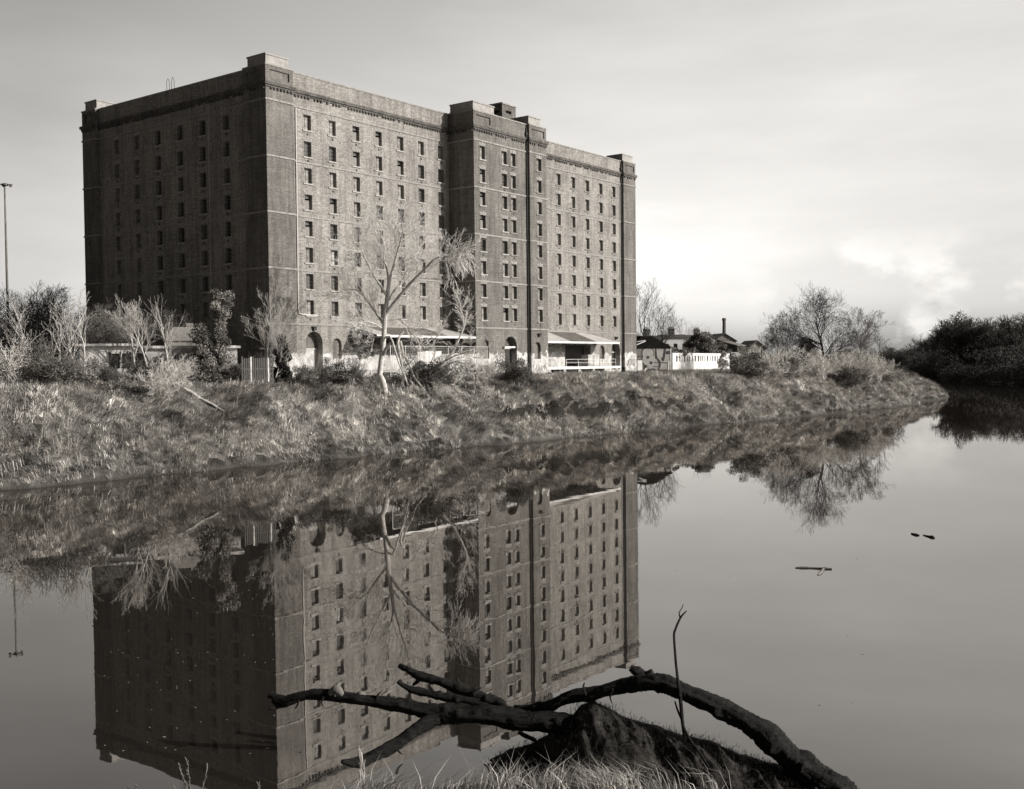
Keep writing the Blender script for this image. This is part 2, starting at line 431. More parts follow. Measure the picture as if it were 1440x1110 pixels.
for p, q in segs:
    hs = []; mb = piers
    if p == (.45,31.2): mb = side_wall; hs = wins([31.2-v for v in V_S])
    elif p == (3.7,.45):
        mb = main_wall; hs = wins([u-3.7 for u in U_L])
        hs += [(1.6,4.05,.25,5.2,True,1.0,False),(5.5,6.9,2.25,4.5,True,.3,True)]
    elif p == (44.3,.45):
        mb = main_wall; hs = wins([u-44.3 for u in U_R])
        hs += [(19.8,21.3,1.9,4.05,True,.35,True),(23.3,25.8,.3,4.55,True,1.0,False),(10.6,17.4,.95,4.05,False,1.2,False)]
    elif p == (29.5,-3.6):
        mb = tower; hs = wins([u-29.5 for u in U_T])+[(1.4,2.6,2.1,4.5,True,.3,True),(5.8,8.4,-.3,4.95,True,1.0,False),panel(.5,3.4)]
    elif p == (40.5,-4.05):
        mb = tower; hs = wins([2.1])+[(.7,2.1,2.0,4.25,True,.35,True),panel(.5,3.4)]
    elif p == (29.5,.45) or p == (44.3,-4.05): mb = tower
    elif p in ((0,3.6),(0,34.1)): hs = [panel(.5,2.9 if p[1] > 10 else 3.1)]
    elif p in ((0,0),(70.8,0)): hs = [panel(.5,3.2)]
    wall(mb, backs, p, q, -1.8, ZTOP, hs)
main_wall.build('wall', M['brick_foot'], WH)
side_wall.build('wall', M['brick_dark'] if False else M['brick'], WH)
piers.build('corner_pier', M['brick_smooth_foot'], WH)
tower.build('hoist_tower', M['brick_smooth_foot'], WH)
for k in backs: k.build('blind_panel', M['brick_smooth'], WH)
# roof deck with parapet thickness
rf = MB(); n_ = [(u, v) for u, v in FOOT]
rf.face([(u, v, 31.9) for u, v in [(.5,.5),(29.9,.5),(29.9,-3.2),(44.0,-3.2),(44.0,.5),(74.0,.5),(74,33.7),(.5,33.7)]])
rf.build('roof', M['slate'], WH)
def ring_band(mb, z0, z1, pr, inn=0):
    n = len(FOOT); out = []
    nr = []
    for i in range(n):
        a = Vector(FOOT[i]); b = Vector(FOOT[(i+1) % n]); d = (b-a).normalized(); nr.append(Vector((d.y, -d.x)))
    for i in range(n): out.append((Vector(FOOT[i])+(nr[i]+nr[i-1])*pr, Vector(FOOT[i])-(nr[i]+nr[i-1])*inn))
    for i in range(n):
        (o0, i0), (o1, i1) = out[i], out[(i+1) % n]
        mb.face([(*o0,z0),(*o1,z0),(*o1,z1),(*o0,z1)]); mb.face([(*o0,z1),(*o1,z1),(*i1,z1),(*i0,z1)])
        mb.face([(*i0,z0),(*i1,z0),(*o1,z0),(*o0,z0)])
        if inn: mb.face([(*i0,z0),(*i0,z1),(*i1,z1),(*i1,z0)])
for z in COURSES:
    b_ = MB(); ring_band(b_, z-.09, z+.09, .085); b_.build('string_course', M['course'], WH)
b_ = MB(); ring_band(b_, 30.42, 30.62, .12); ring_band(b_, 30.62, 30.95, .24); b_.build('cornice', M['brick_rough'], WH)
# dentils under the cornice
dn = MB()
for p, q in segs[:-1]:
    p = Vector(p); q = Vector(q); L = (q-p).length; a = (q-p)/L; n = Vector((a.y, -a.x)); k = int(L/.46)
    for i in range(k):
        c = p+a*(L*(i+.5)/k)
        c0 = c+n*.001; c1 = c+n*.17; h = a*.11
        if R.random() < .86:
            x = [c0-h, c0+h, c1+h, c1-h]
            xs_ = [t.x for t in x]; ys_ = [t.y for t in x]
            dn.box(min(xs_), max(xs_), min(ys_), max(ys_), 30.2, 30.41)
tag(dn.build('dentil_course', M['brick_rough'], WH), kind='stuff')
b_ = MB(); ring_band(b_, ZTOP+.003, ZTOP+.16, .06, .35); b_.build('parapet_coping', M['course'], WH)
# stone caps on the piers
for u0, u1, v0, v1 in ((.25,3.45,.25,3.3),(.25,3.2,31.3,33.9),(29.75,34.1,-3.35,.5),(40.7,43.5,-3.8,-.9),(70.95,74.2,.25,3.2)):
    c = MB(); c.box(u0,u1,v0,v1,ZTOP+.16,ZTOP+.32); c.box(u0+.08,u1-.08,v0+.08,v1-.08,ZTOP+.32,ZTOP+1.15); c.box(u0,u1,v0,v1,ZTOP+1.15,ZTOP+1.3)
    c.build('pier_cap', M['stone'], WH)
# penthouse behind the tower
uP, zP = front(706, 146, -.2)
pb, pk = MB(), []
wall(pb, pk, (uP, 1.9), (uP, -.2), 31.9, zP, [(.35,1.5,zP-1.15,zP-.75,False,.25,True)])
wall(pb, pk, (uP, -.2), (uP+3.0, -.2), 31.9, zP, [(.8,2.0,zP-1.1,zP-.7,False,.25,True)])
wall(pb, pk, (uP+3.0, -.2), (uP+3.0, 1.9), 31.9, zP, []); wall(pb, pk, (uP+3.0, 1.9), (uP, 1.9), 31.9, zP, [])
ph = pb.build('lift_house', M['brick_smooth'], WH); [k.build('vent', M['dark_room'], ph) for k in pk]
c = MB(); c.box(uP-.12, uP+3.12, -.32, 2.02, zP+.003, zP+.2); c.build('coping', M['stone'], ph)
# rooftop frame (bent rails) above the shaded side
c = MB()
for dv in (0, .9):
    v = 17.2+dv; c.tube([(.9,v,32.6),(.9,v,34.0),(.9,v-.25,34.3),(.9,v-.5,33.9),(.9,v-.5,32.6)], .03, 5)
c.build('ladder_hoops', M['iron'], WH)

# windows
def window_mesh(mb, X):
    """one window; X maps (x, y, z) of the window to the target frame"""
    def bx(x0,x1,y0,y1,z0,z1):
        pts = [X(x,y,z) for z in (z0,z1) for x,y in ((x0,y0),(x1,y0),(x1,y1),(x0,y1))]
        n = len(mb.v); mb.v += pts
        for q in ((0,3,2,1),(4,5,6,7),(0,1,5,4),(1,2,6,5),(2,3,7,6),(3,0,4,7)):
            mb.f.append(tuple(n+i for i in q)); mb.mi.append(mb.m)
    w, h = WW/2, WHT/2
    mb.m = 0; mb.face([X(-w,.40,-h),X(w,.40,-h),X(w,.40,h),X(-w,.40,h)])
    mb.m = 1
    bx(-w+.001,-w+.06,.34,.395,-h,h); bx(w-.06,w-.001,.34,.395,-h,h); bx(-w+.06,w-.06,.34,.395,h-.06,h-.001); bx(-w+.06,w-.06,.34,.395,-h+.001,-h+.07)
    bx(-.02,.02,.355,.394,-h+.07,h-.06)
    for k in (-.36,.04,.42): bx(-w+.06,w-.06,.36,.392,k-.018,k+.018)
def sill_box(mb, X):
    p = [X(x,y,z) for z in (-WHT/2-.15,-WHT/2) for x,y in ((-.72,-.11),(.72,-.11),(.72,-.002),(-.72,-.002))]
    n = len(mb.v); mb.v += p
    for q in ((0,3,2,1),(4,5,6,7),(0,1,5,4),(1,2,6,5),(2,3,7,6),(3,0,4,7)): mb.f.append(tuple(n+i for i in q)); mb.mi.append(mb.m)
def lintel_fan(mb, X):
    h = WHT/2
    for i in range(5):
        a = -WW/2+WW*i/5; b = a+WW/5; k = 1.33; t = .50 if i == 2 else .38
        pr = .05 if i == 2 else .022
        A = [X(a+.012,-pr,h+.004),X(b-.012,-pr,h+.004),X(b*k-.012,-pr,h+t),X(a*k+.012,-pr,h+t)]
        B = [X(a+.012,.0,h+.004),X(b-.012,.0,h+.004),X(b*k-.012,.0,h+t),X(a*k+.012,.0,h+t)]
        mb.face(A)
        for j in range(4): mb.face([A[j],A[(j+1)%4],B[(j+1)%4],B[j]])
I3 = lambda x, y, z: (x, y, z)
allw = []
for z in ROWS:
    for u in U_L: allw.append((u, .45, z, 0))
    for u in U_T: allw.append((u, -3.6, z, 0))
    allw.append((42.6, -4.05, z, 0))
    for u in U_R: allw.append((u, .45, z, 0))
    for v in V_S: allw.append((.45, v, z, -PI/2))
def shown(w):
    p = wl(w[0], w[1], w[2]); d = math.hypot(p.x, p.y)
    nrm = Vector((ST, -CT)) if w[3] == 0 else Vector((-CT, -ST))
    hide = 1 if not (w[3] and (w[2] < 9 or (w[1] > 27 and w[2] > 26))) else 0
    return hide*abs(nrm.dot(Vector((-p.x, -p.y)).normalized()))/d**2
allw.sort(key=shown, reverse=True)
wm = MB(); window_mesh(wm, I3); sm = MB(); sill_box(sm, I3); lm = MB(); lintel_fan(lm, I3)
w0 = None
for (u, v, z, rz) in allw[:100]:
    if w0 is None:
        w0 = wm.build('window', [M['glass'], M['timber']], WH); sm.build('sill', M['sill'], w0); lm.build('lintel', M['lintel'], w0)
        bd = MB(); bd.box(-WW/2+.002,WW/2-.002,.36,.40,-WHT/2+.002,WHT/2*R.uniform(.2,.5)); bd.m = 1; bd.box(-WW/2+.002,WW/2-.002,.38,.40,WHT/2*.52,WHT/2-.002)
        bo_ = bd.build('boarding', [M['timber'], M['glass_dark']]); wboard = bo_.data; bpy.data.objects.remove(bo_)
        wglass_dark = w0.data.copy(); wglass_dark.materials[0] = M['glass_dark']
        w0.location = (u, v, z); w0.rotation_euler = (0, 0, rz); o = w0
    else:
        o = w0.copy(); COL.objects.link(o); o.location = (u, v, z); o.rotation_euler = (0, 0, rz)
        for ch in w0.children:
            c = ch.copy(); COL.objects.link(c); c.parent = o
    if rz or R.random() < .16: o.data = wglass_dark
    elif R.random() < .14: o.data = wboard
rw, rs_, rl = MB(), MB(), MB()
for (u, v, z, rz) in allw[100:]:
    if rz: X = (lambda u, v, z: lambda a, b, c: (u+b, v-a, z+c))(u, v, z)
    else: X = (lambda u, v, z: lambda a, b, c: (u+a, v+b, z+c))(u, v, z)
    window_mesh(rw, X); sill_box(rw, X); rw.m = 2
    n0 = len(rw.mi)
    lintel_fan(rw, X)
rw.mi = rw.mi
tag(rw.build('windows', [M['glass'], M['timber'], M['lintel']], WH), kind='stuff')
# wall tie plates
tp = MB()
for (u, v, z, rz) in allw:
    if R.random() < .7:
        zz = z-1.25; s = .1
        if rz: tp.box(u-.05, u-.003, v-s, v+s, zz-s, zz+s)
        else: tp.box(u-s, u+s, v-.05, v-.003, zz-s, zz+s)
tag(tp.build('tie_plates', M['iron'], WH), kind='stuff')
# pipes
c = MB(); c.tube([(4.35,.36,29.0),(4.3,.36,20),(4.25,.36,7.6),(4.3,.36,7.1),(4.9,.36,7.0),(7.0,.36,6.95)], .07, 6); c.build('waste_pipe', M['pale_pipe'], WH)
for u, v in ((40.32,-3.72),(70.62,.33)):
    c = MB(); c.tube([(u,v,32.3),(u,v,31.2),(u,v-.22,30.6),(u,v,30.0),(u,v,-.6)], .095, 7); c.box(u-.2,u+.2,v-.14,v+.1,31.3,31.7); c.build('downpipe', M['iron'], WH)
c = MB(); c.tube([(.38,10.0,31.5),(.38,10.1,10)], .03, 4); c.build('conductor', M['pale_pipe'], WH)
c = MB(); c.tube([(70.3,.36,29.5),(70.3,.36,3)], .05, 5); c.build('waste_pipe', M['pale_pipe'], WH)
# arched doorways: leaf, tympanum
def door(name, u0, u1, v, z0, z1, split, matlo, mathi):
    r = (u1-u0)/2; cx = (u0+u1)/2; zs = z1-r
    d = MB(); d.prism([(u0+.003,v,z0),(u1-.003,v,z0),(u1-.003,v,split),(u0+.003,v,split)], (0,.08,0)); o = d.build(name, matlo, WH)
    t = MB()
    pts = [(u1-.003,v,split+.05)] + [(cx+(r-.003)*math.cos(a), v, max(split+.06, zs+(r-.003)*math.sin(a))) for a in [PI*i/14 for i in range(15)]] + [(u0+.003,v,split+.05)]
    t.prism(pts[::-1], (0,.06,0)); t.build('tympanum', mathi, o)
    l = MB(); l.box(u0+.003,u1-.003,v-.10,v-.003,split-.06,split+.08); l.build('transom', M['white_dirty'], o)
    return o
door('arched_door', 5.3, 7.75, 1.40, .25, 5.2, 3.3, M['white_dirty'], M['brick_smooth'])
door('arched_door', 35.3, 37.9, -2.70, -.3, 4.95, 3.4, M['timber_dark'], M['brick_rough'])
door('arched_door', 67.6, 70.1, 1.40, .3, 4.55, 3.0, M['timber_dark'], M['timber_dark'])
c = MB(); c.box(54.9,61.7,1.64,1.74,.95,4.05); c.build('loading_door', M['timber_dark'], WH)
c = MB(); c.box(34.9,37.1,-3.95,-3.603,3.45,3.66); c.build('door_hood', M['white'], WH)
for u, v, z in ((6.5,.45,5.5),(42.2,-4.05,5.15),(68.9,.45,5.15)):
    c = MB(); c.box(u-.22,u+.22,v-.26,v-.003,z-.16,z+.18); c.box(u-.35,u+.35,v-.36,v-.003,z+.181,z+.24); c.build('wall_lamp', M['iron'], WH)
# lean-to canopies
def canopy(u0, u1, uf1, zb, zf, vf, dark, hip):
    fr = MB(); k = int((u1-u0)/2.6)
    for i in range(k+1):
        u = u0+(u1-u0)*i/k
        fr.bar((u,.44,zb-.12),(u,vf+.1,zf-.12),.08,.16); fr.bar((u,.44,zf-.9),(u,vf+1.6,zf-.02),.06,.06)
    fr.bar((u0,vf+.1,zf-.1),(uf1,vf+.1,zf-.1),.1,.14)
    o = fr.build('canopy', M['timber_dark'], WH)
    f = MB(); f.box(u0-.1,uf1+.05,vf-.06,vf-.003,zf-.2,zf+.06); f.build('fascia', M['white'], o)
    cuts = [u0]+[d for pr in dark for d in pr]+[u1]; cuts = sorted(set(cuts))
    for a, b in zip(cuts[:-1], cuts[1:]):
        isd = any(pr[0]-1e-6 <= a and b <= pr[1]+1e-6 for pr in dark)
        s = MB(); bf = uf1 if (b == u1) else b
        s.prism([(a+.01,.44,zb),(b-.01,.44,zb),(bf-.01,vf,zf),(a+.01,vf,zf)], (0,0,.04)); s.build('roof_sheet', M['sheet_dark'] if isd else M['sheet'], o)
    if hip:
        s = MB(); s.prism([(u1,.44,zb),(uf1,.44,zf),(uf1,vf,zf)], (0,0,.03)); s.build('roof_sheet', M['sheet_dark'], o)
    return o
canopy(12.2, 29.4, 29.4, 5.85, 4.78, -3.55, [(14.6,24.4)], False)
canopy(44.5, 60.6, 63.6, 5.78, 4.37, -3.4, [(50.9,57.6)], True)

# loading platform under the right canopy
LP = thing('loading_platform', tuple(wl(54.5,-1.6,0)), TH, 'raised loading platform with white edge and braced legs under the right canopy', 'platform')
c = MB(); c.box(-9.9,9.8,-1.55,1.9,.72,.90); c.build('deck', M['timber'], LP)
c = MB(); c.box(-9.9,9.8,-1.62,-1.553,.55,.92); c.build('edge_board', M['white'], LP)
for x in (-8.6,-4.9,-1.2,2.5,5.6,8.8):
    c = MB(); c.bar((x,-1.5,-.7),(x,-1.5,.71),.12); c.bar((x-1,-1.5,-.5),(x,-1.5,.6),.08); c.bar((x+1,-1.5,-.5),(x,-1.5,.6),.08); c.build('leg', M['white'], LP)
for x in (-4.5,-1.5,1.5,5,8.5):
    c = MB(); c.bar((x,-1.5,.9),(x,-1.5,1.95),.06); c.build('rail_post', M['white'], LP)
c = MB(); c.bar((-4.5,-1.5,1.93),(8.5,-1.5,1.93),.05); c.bar((-4.5,-1.5,1.45),(8.5,-1.5,1.45),.04); c.build('rail', M['white'], LP)
c = MB(); c.box(-9.9,9.8,1.2,1.3,-.9,.71); c.build('underdeck_shade', M['black'], LP)  # black sheet added for the dark beneath the deck
def boxthing(name, u, v, z, sx, sy, sz, mat, label, cat, extra=None):
    T = thing(name, tuple(wl(u, v, z)), TH, label, cat)
    c = MB(); c.box(-sx/2,sx/2,-sy/2,sy/2,0,sz); c.build('body', mat, T)
    if extra: extra(T)
    return T
def crate_extra(T):
    c = MB()
    for x in (-1.55,0,1.55): c.bar((x,-.56,.02),(x,-.56,1.6),.09,.04)
    for z in (.1,1.5): c.bar((-1.6,-.6,z),(1.6,-.6,z),.09,.04)
    c.build('batten', M['timber'], T)
boxthing('packing_case', 59.3, -1.1, .92, 3.2, 1.1, 1.65, M['white_dirty'], 'tall pale graffitied packing case standing in shade on the loading platform', 'packing case', crate_extra)
def drum(u, v, label, z=None):
    p = wl(u, v); T = thing('oil_drum', (p.x, p.y, max(hz(p.x, p.y), 0)), 0, label, 'drum')
    c = MB(); c.tube([(0,0,0),(0,0,.3),(0,0,.31),(0,0,.62),(0,0,.63),(0,0,.92)], [.29,.29,.31,.31,.29,.29], 14); c.build('drum_body', M['black'], T)
    c = MB(); c.tube([(0,0,.923),(0,0,.96)], [.27,.27], 14); c.build('lid', M['iron'], T)
drum(60.5, -6.0, 'dark oil drum standing in the grass before the loading platform')

# chain link fence and hoarding before the left canopy
FN = thing('wire_fence', tuple(wl(22, -5.2, .2)), TH, 'tall thin wire mesh fence on pale posts before the left canopy', 'fence')
for i in range(8):
    c = MB(); x = -9.5+i*2.45; c.bar((x,0,-.6),(x,0,3.4),.07); c.build('fence_post', M['pale_pipe'], FN)
c = MB()
for z in (.2,1.8,3.35): c.bar((-9.5,0,z),(7.7,0,z),.045)
c.build('rail', M['pale_pipe'], FN)
c = MB()
for i in range(58): x = -9.4+i*.295; c.bar((x,.03,.2),(x,.03,3.3),.012)
for i in range(10): c.bar((-9.5,.03,.35+i*.31),(7.7,.03,.35+i*.31),.012)
c.build('mesh', M['sheet'], FN)
# painted hoarding
def hoarding(u0, u1, v, z0, z1, label, marks):
    T = thing('hoarding', tuple(wl((u0+u1)/2, v, 0)), TH, label, 'hoarding'); w = (u1-u0)/2; n = max(2, int((u1-u0)/1.2))
    for i in range(n):
        a = -w+2*w*i/n; c = MB(); c.box(a+.01,a+2*w/n-.01,0,.05,z0,z1+R.uniform(-.06,.05)); c.build('board', M['white_dirty'] if R.random() < .3 else M['white'], T)
    for pts, mt in marks:
        g = MB(); g.prism([(x,-.012,z) for x, z in pts], (0,.008,0)); g.build('graffiti', mt, T)
    return T
hoarding(17.6, 21.8, -4.6, .9, 3.0, 'white boarded panel behind the wire fence, left of the grey painted one', [])
hoarding(22.3, 28.6, -4.3, -.2, 2.7, 'white hoarding with large grey spray painted shapes beside the tower', [
    ([(-3,.1),(-2.9,2.5),(-1.6,2.6),(-1.1,1.9),(-1.9,1.3),(-1.3,.5)], M['greypaint']),
    ([(-.9,1.7),(-.2,2.5),(.3,2.1),(-.3,1.2)], M['greypaint']),
    ([(1.5,.9),(1.6,2.4),(2.4,2.1),(2.9,1.2),(2.3,.9)], M['greypaint'])])
# graffiti tag on the whitewashed end pier and tower: scribbled strokes
def scribble(parent, u0, u1, v, z0, z1, seed, n=9, rad=.025, mat='ink'):
    rr = random.Random(seed); c = MB()
    for i in range(n):
        x = u0+(u1-u0)*(i+.3)/n; w = (u1-u0)/n*.8; pts = []
        k = rr.choice([4,5,6]); ph_ = rr.uniform(0, 6)
        for j in range(k*3):
            t = j/(k*3-1); pts.append((x+w*(.5+.5*math.sin(ph_+t*k)), v, z0+(z1-z0)*(.5+.5*math.cos(ph_*2+t*k*.8+.3*rr.random()))))
        c.tube(pts, rad, 4)
    c.build('graffiti', M[mat], parent)
scribble(WH, 71.2, 73.8, -.01, .9, 1.9, 3)
scribble(WH, 45.2, 47.8, .44, .7, 1.8, 5, 7)
scribble(WH, 8.0, 13.4, .44, .9, 2.3, 8, 12, .03)
scribble(WH, 41.2, 43.8, -4.06, .3, 1.2, 11, 6)
# ------------------------------------------------------------ trees
RMIN = .011
def grow(p, d, L, r, lev, maxlev, out, rr, up=.25, kids=(5,5,4), jit=.22, spread=.75, start=.25, lr=.62):
    """one limb and, recursively, its side limbs; out gets (points, radii, level)"""
    n = 6 if lev < 2 else (4 if lev < maxlev else 3)
    pts = [p.copy()]; rad = [r]; q = p.copy(); d = d.normalized()
    for i in range(n):
        d = (d+Vector((rr.gauss(0,jit), rr.gauss(0,jit), rr.gauss(0,jit*.7)+up*.3))).normalized()
        q = q+d*(L/n); pts.append(q.copy()); rad.append(max(r*(1-.8*(i+1)/n), RMIN))
    out.append((pts, rad, lev))
    if lev >= maxlev: return
    k = kids[min(lev, len(kids)-1)]
    for i in range(k):
        t = start+(1-start)*(i+rr.random())/k
        f = t*n; j = min(int(f), n-1); s = f-j
        b = pts[j].lerp(pts[j+1], s); ax = (pts[j+1]-pts[j]).normalized()
        o = ax.orthogonal().normalized(); a = rr.uniform(0, 2*PI); w = ax.cross(o)
        sd = (o*math.cos(a)+w*math.sin(a))
        ang = spread*rr.uniform(.7, 1.25)
        nd = ax*math.cos(ang)+sd*math.sin(ang)+Vector((0,0,up*.5))
        br = (rad[j]*(1-s)+rad[j+1]*s)*rr.uniform(.5, .72)
        grow(b, nd, L*lr*rr.uniform(.7, 1.15)*(1.15-.5*t), max(br, RMIN*1.25), lev+1, maxlev, out, rr, up, kids, jit, spread, .15, lr)
def limbs_mesh(name, limbs, mat, sides=None):
    V = []; F = []
    for pts, rad, lev in limbs:
        k = 7 if lev == 0 else (5 if lev == 1 else 3)
        n0 = len(V); n = len(pts); u = None
        for i, p in enumerate(pts):
            d = (pts[min(i+1,n-1)]-pts[max(i-1,0)]).normalized()
            if u is None: u = d.orthogonal().normalized()
            u = (u-d*u.dot(d)).normalized(); w = d.cross(u)
            for j in range(k):
                a = 2*PI*j/k; V.append(p+(u*math.cos(a)+w*math.sin(a))*rad[i])
        for i in range(n-1):
            for j in range(k):
                j2 = (j+1) % k; F.append((n0+i*k+j, n0+i*k+j2, n0+(i+1)*k+j2, n0+(i+1)*k+j))
    return mesh_np(name, [tuple(v) for v in V], F, mat, True)
def leaves_mesh(name, centres, size, mat, seed, tone=(.5, 1.4)):
    """small leaf-cluster quads round the given (x,y,z,r,n) centres"""
    rs = np.random.RandomState(seed); P = []; T = []
    for (x, y, z, r, n) in centres:
        q = rs.normal(size=(n, 3)); q /= np.linalg.norm(q, axis=1)[:, None]
        q *= (r*rs.rand(n, 1)**.4)*np.array([1, 1, .85]); P.append(q+[x, y, z])
        T.append(np.full(n, rs.uniform(*tone))*rs.uniform(.75, 1.25, n))
    P = np.concatenate(P); T = np.concatenate(T); n = len(P)
    a = rs.normal(size=(n, 3)); a /= np.linalg.norm(a, axis=1)[:, None]
    b = np.cross(a, rs.normal(size=(n, 3))); b /= np.linalg.norm(b, axis=1)[:, None]
    s = size*rs.uniform(.5, 1.4, (n, 1)); a = a*s; b = b*s*.6
    V = np.stack([P-a, P-b*.9, P+a, P+b*.9], 1).reshape(-1, 3)
    F = np.arange(4*n).reshape(n, 4)
    return mesh_np(name, V, F, mat, False, np.repeat(T, 4))
def tree_from(name, limbs, loc, label, cat, trunk_mat, twig_mat, group=None, split=2, rz=0, extra=None):
    T = thing(name, loc, rz, label, cat, group)
    tr = [l for l in limbs if l[2] < split]; cr = [l for l in limbs if l[2] >= split]
    link('trunk', limbs_mesh('trunk', tr, trunk_mat), T)
    if cr: link('crown', limbs_mesh('crown', cr, twig_mat), T)
    if extra: link('foliage', extra, T)
    return T
def bare_tree(H, seed, r=None, up=.3, spread=.7, maxlev=4, kids=(8,5,4,3), jit=.13, first=.25, lr=.55, lean=(0,0), stems=1):
    rr = random.Random(seed); out = []
    for s in range(stems):
        d = Vector((lean[0]+(rr.uniform(-.35,.35) if stems > 1 else 0), lean[1]+(rr.uniform(-.3,.3) if stems > 1 else 0), 1))
        grow(Vector((rr.uniform(-.4,.4)*(stems > 1), rr.uniform(-.3,.3)*(stems > 1), -.3)), d, H*(1 if s == 0 else rr.uniform(.6,.95)), r or H*.022, 0, maxlev, out, rr, up, kids, jit, spread, first, lr)
    return out
def rnd(): return R.uniform(0, 2*PI)
def place(px, py, sink=.15):
    g = ground(px, py); return (g.x, g.y, g.z-sink)
def pxh(p, H): return H*math.hypot(p[0], p[1])/FPX        # pixels -> metres at a point

# the big pale leaning tree before the warehouse, limbs traced one by one
gb = ground(543, 553)
DT = gb.y
def traced(pts, dd=None, r0=.1, r1=.03, lev=0, o=None):
    P = []
    for i, (x, y) in enumerate(pts):
        t = i/(len(pts)-1); dep = DT+((dd or 0)*t)
        P.append(at(x, y, dep)-o)
    return (P, [r0+(r1-r0)*i/(len(P)-1) for i in range(len(P))], lev)
def twigs_on(limb, rr, n, L, maxlev=3, start=.2, up=.2, spread=.7, r=.04, kids=(6,5,4)):
    out = []; pts = limb[0]; m_ = len(pts)-1
    for i in range(n):
        t = start+(1-start)*(i+rr.random())/n; f = min(t*m_, m_-1e-4); j = int(f)
        b = pts[j].lerp(pts[j+1], f-j); ax = (pts[j+1]-pts[j]).normalized()
        o = ax.orthogonal().normalized(); a = rr.uniform(0, 2*PI)
        sd = o*math.cos(a)+ax.cross(o)*math.sin(a); g = spread*rr.uniform(.7, 1.3)
        grow(b, ax*math.cos(g)+sd*math.sin(g), L*rr.uniform(.6, 1.2), r, 2, maxlev+1, out, rr, up, (0,0)+kids, .2, .6, .15, .62)
    grow(pts[-1], (pts[-1]-pts[-2]), L, r, 2, maxlev+1, out, rr, up, (0,0)+kids, .2, .6, .15, .62)
    return out
o = Vector((gb.x, gb.y, gb.z)); rr = random.Random(5)
L = [traced([(543,556),(538,535),(534,527),(536,508),(538.5,492),(540.5,462),(541,447),(545,415),(547.8,391)], 0, .31, .2, 0, o)]
RMIN = .015
L += [traced([(547,395),(545,380),(540,366),(541,345),(537,330)], 1.5, .17, .04, 1, o),
      traced([(547,398),(553,376),(562,344),(566,326)], -1.5, .17, .04, 1, o),
      traced([(543,414),(534,400),(526,388),(515,367),(508,350)], -2.5, .16, .04, 1, o),
      traced([(539.5,456),(533,446),(526,436),(510,414),(500,407),(486,408)], 2.5, .17, .04, 1, o),
      traced([(543,441),(560,419),(576,400),(597,379),(609,366),(623,359),(635,355)], -2, .20, .06, 1, o),
      traced([(547,422),(555,408),(562,402),(573,380),(582,362),(590,350)], 3, .13, .03, 1, o),
      traced([(541,455),(550,450),(562,448),(573,459),(580,468),(586,478)], 1, .12, .04, 1, o),
      traced([(539,463),(528,456),(515,452),(500,455)], -2, .10, .03, 1, o),
      traced([(540,474),(528,474),(519,476),(510,480),(503,487)], 2, .10, .03, 1, o),
      traced([(540,475),(548,473.5),(552,481),(556,495),(562,514),(568,526),(572,538)], -2.5, .13, .05, 1, o),
      traced([(539,500),(543,490),(549,483)], -1.5, .2, .12, 1, o)]
tw = []
for l, n, ln in zip(L[1:10], (13,13,14,15,13,12,9,10,8), (3.0,3.0,3.0,3.2,2.8,2.8,2.4,2.4,2.0)):
    tw += twigs_on(l, rr, n, ln)
# drooping fan at the end of the long right limb
end = L[5][0][-1]
for i in range(16):
    b = end.lerp(L[5][0][-2], rr.random())
    d = Vector((rr.uniform(.1,1.0), rr.uniform(-.6,.5), rr.uniform(-.8,.35)))
    grow(b, d, rr.uniform(1.8, 3.2), .04, 2, 4, tw, rr, -.32, (0,0,6,4), .12, .45, .1, .6)
tree_from('pale_tree', L+tw, tuple(o), 'tall pale bare tree leaning over the bank before the left canopy', 'tree', M['pale_bark'], M['twig_white'])

RMIN = .012
# collapsed willow limbs right of it
gw = ground(600, 540); DT = gw.y; o = Vector(gw)
L = [traced([(607,530),(615,520),(623,513),(637,495),(645,478),(652,462),(656,440)], 1, .22, .06, 0, o),
     traced([(652,462),(651,448),(648,432)], -1, .08, .03, 1, o),
     traced([(626,508),(640,500),(655,496),(666,488)], -1, .10, .03, 1, o),
     traced([(612,525),(607,508),(612,497),(610,480),(616,470)], 1.5, .10, .03, 1, o),
     traced([(618,520),(640,508),(655,512),(662,520)], -2, .08, .03, 1, o)]
tw = []
for l, n in zip(L, (12, 6, 6, 7, 5)): tw += twigs_on(l, rr, n, 2.1, 3, .3, .1, .8, .022)
tree_from('fallen_willow', L+tw, tuple(o), 'low ivy footed willow with tangled bare limbs beside the hoist tower', 'tree', M['pale_bark'], M['twig_white'],
          extra=leaves_mesh('ivy', [(R.uniform(-1,2.4), R.uniform(-.8,.8), R.uniform(.3,2.2), .8, 170) for i in range(9)], .13, M['leaf'], 3))
L = [traced([(563,480),(568,500),(576,512),(583,530),(592,541),(600,550),(607,560)], -3, .13, .04, 0, o),
     traced([(565,470),(560,478),(558,484)], 0, .14, .10, 1, o), traced([(583,530),(600,536),(616,541),(626,548)], -3, .06, .02, 1, o),
     traced([(590,541),(612,560),(618,566)], -4, .05, .02, 1, o), traced([(600,532),(622,541),(640,546)], -2, .05, .02, 1, o)]
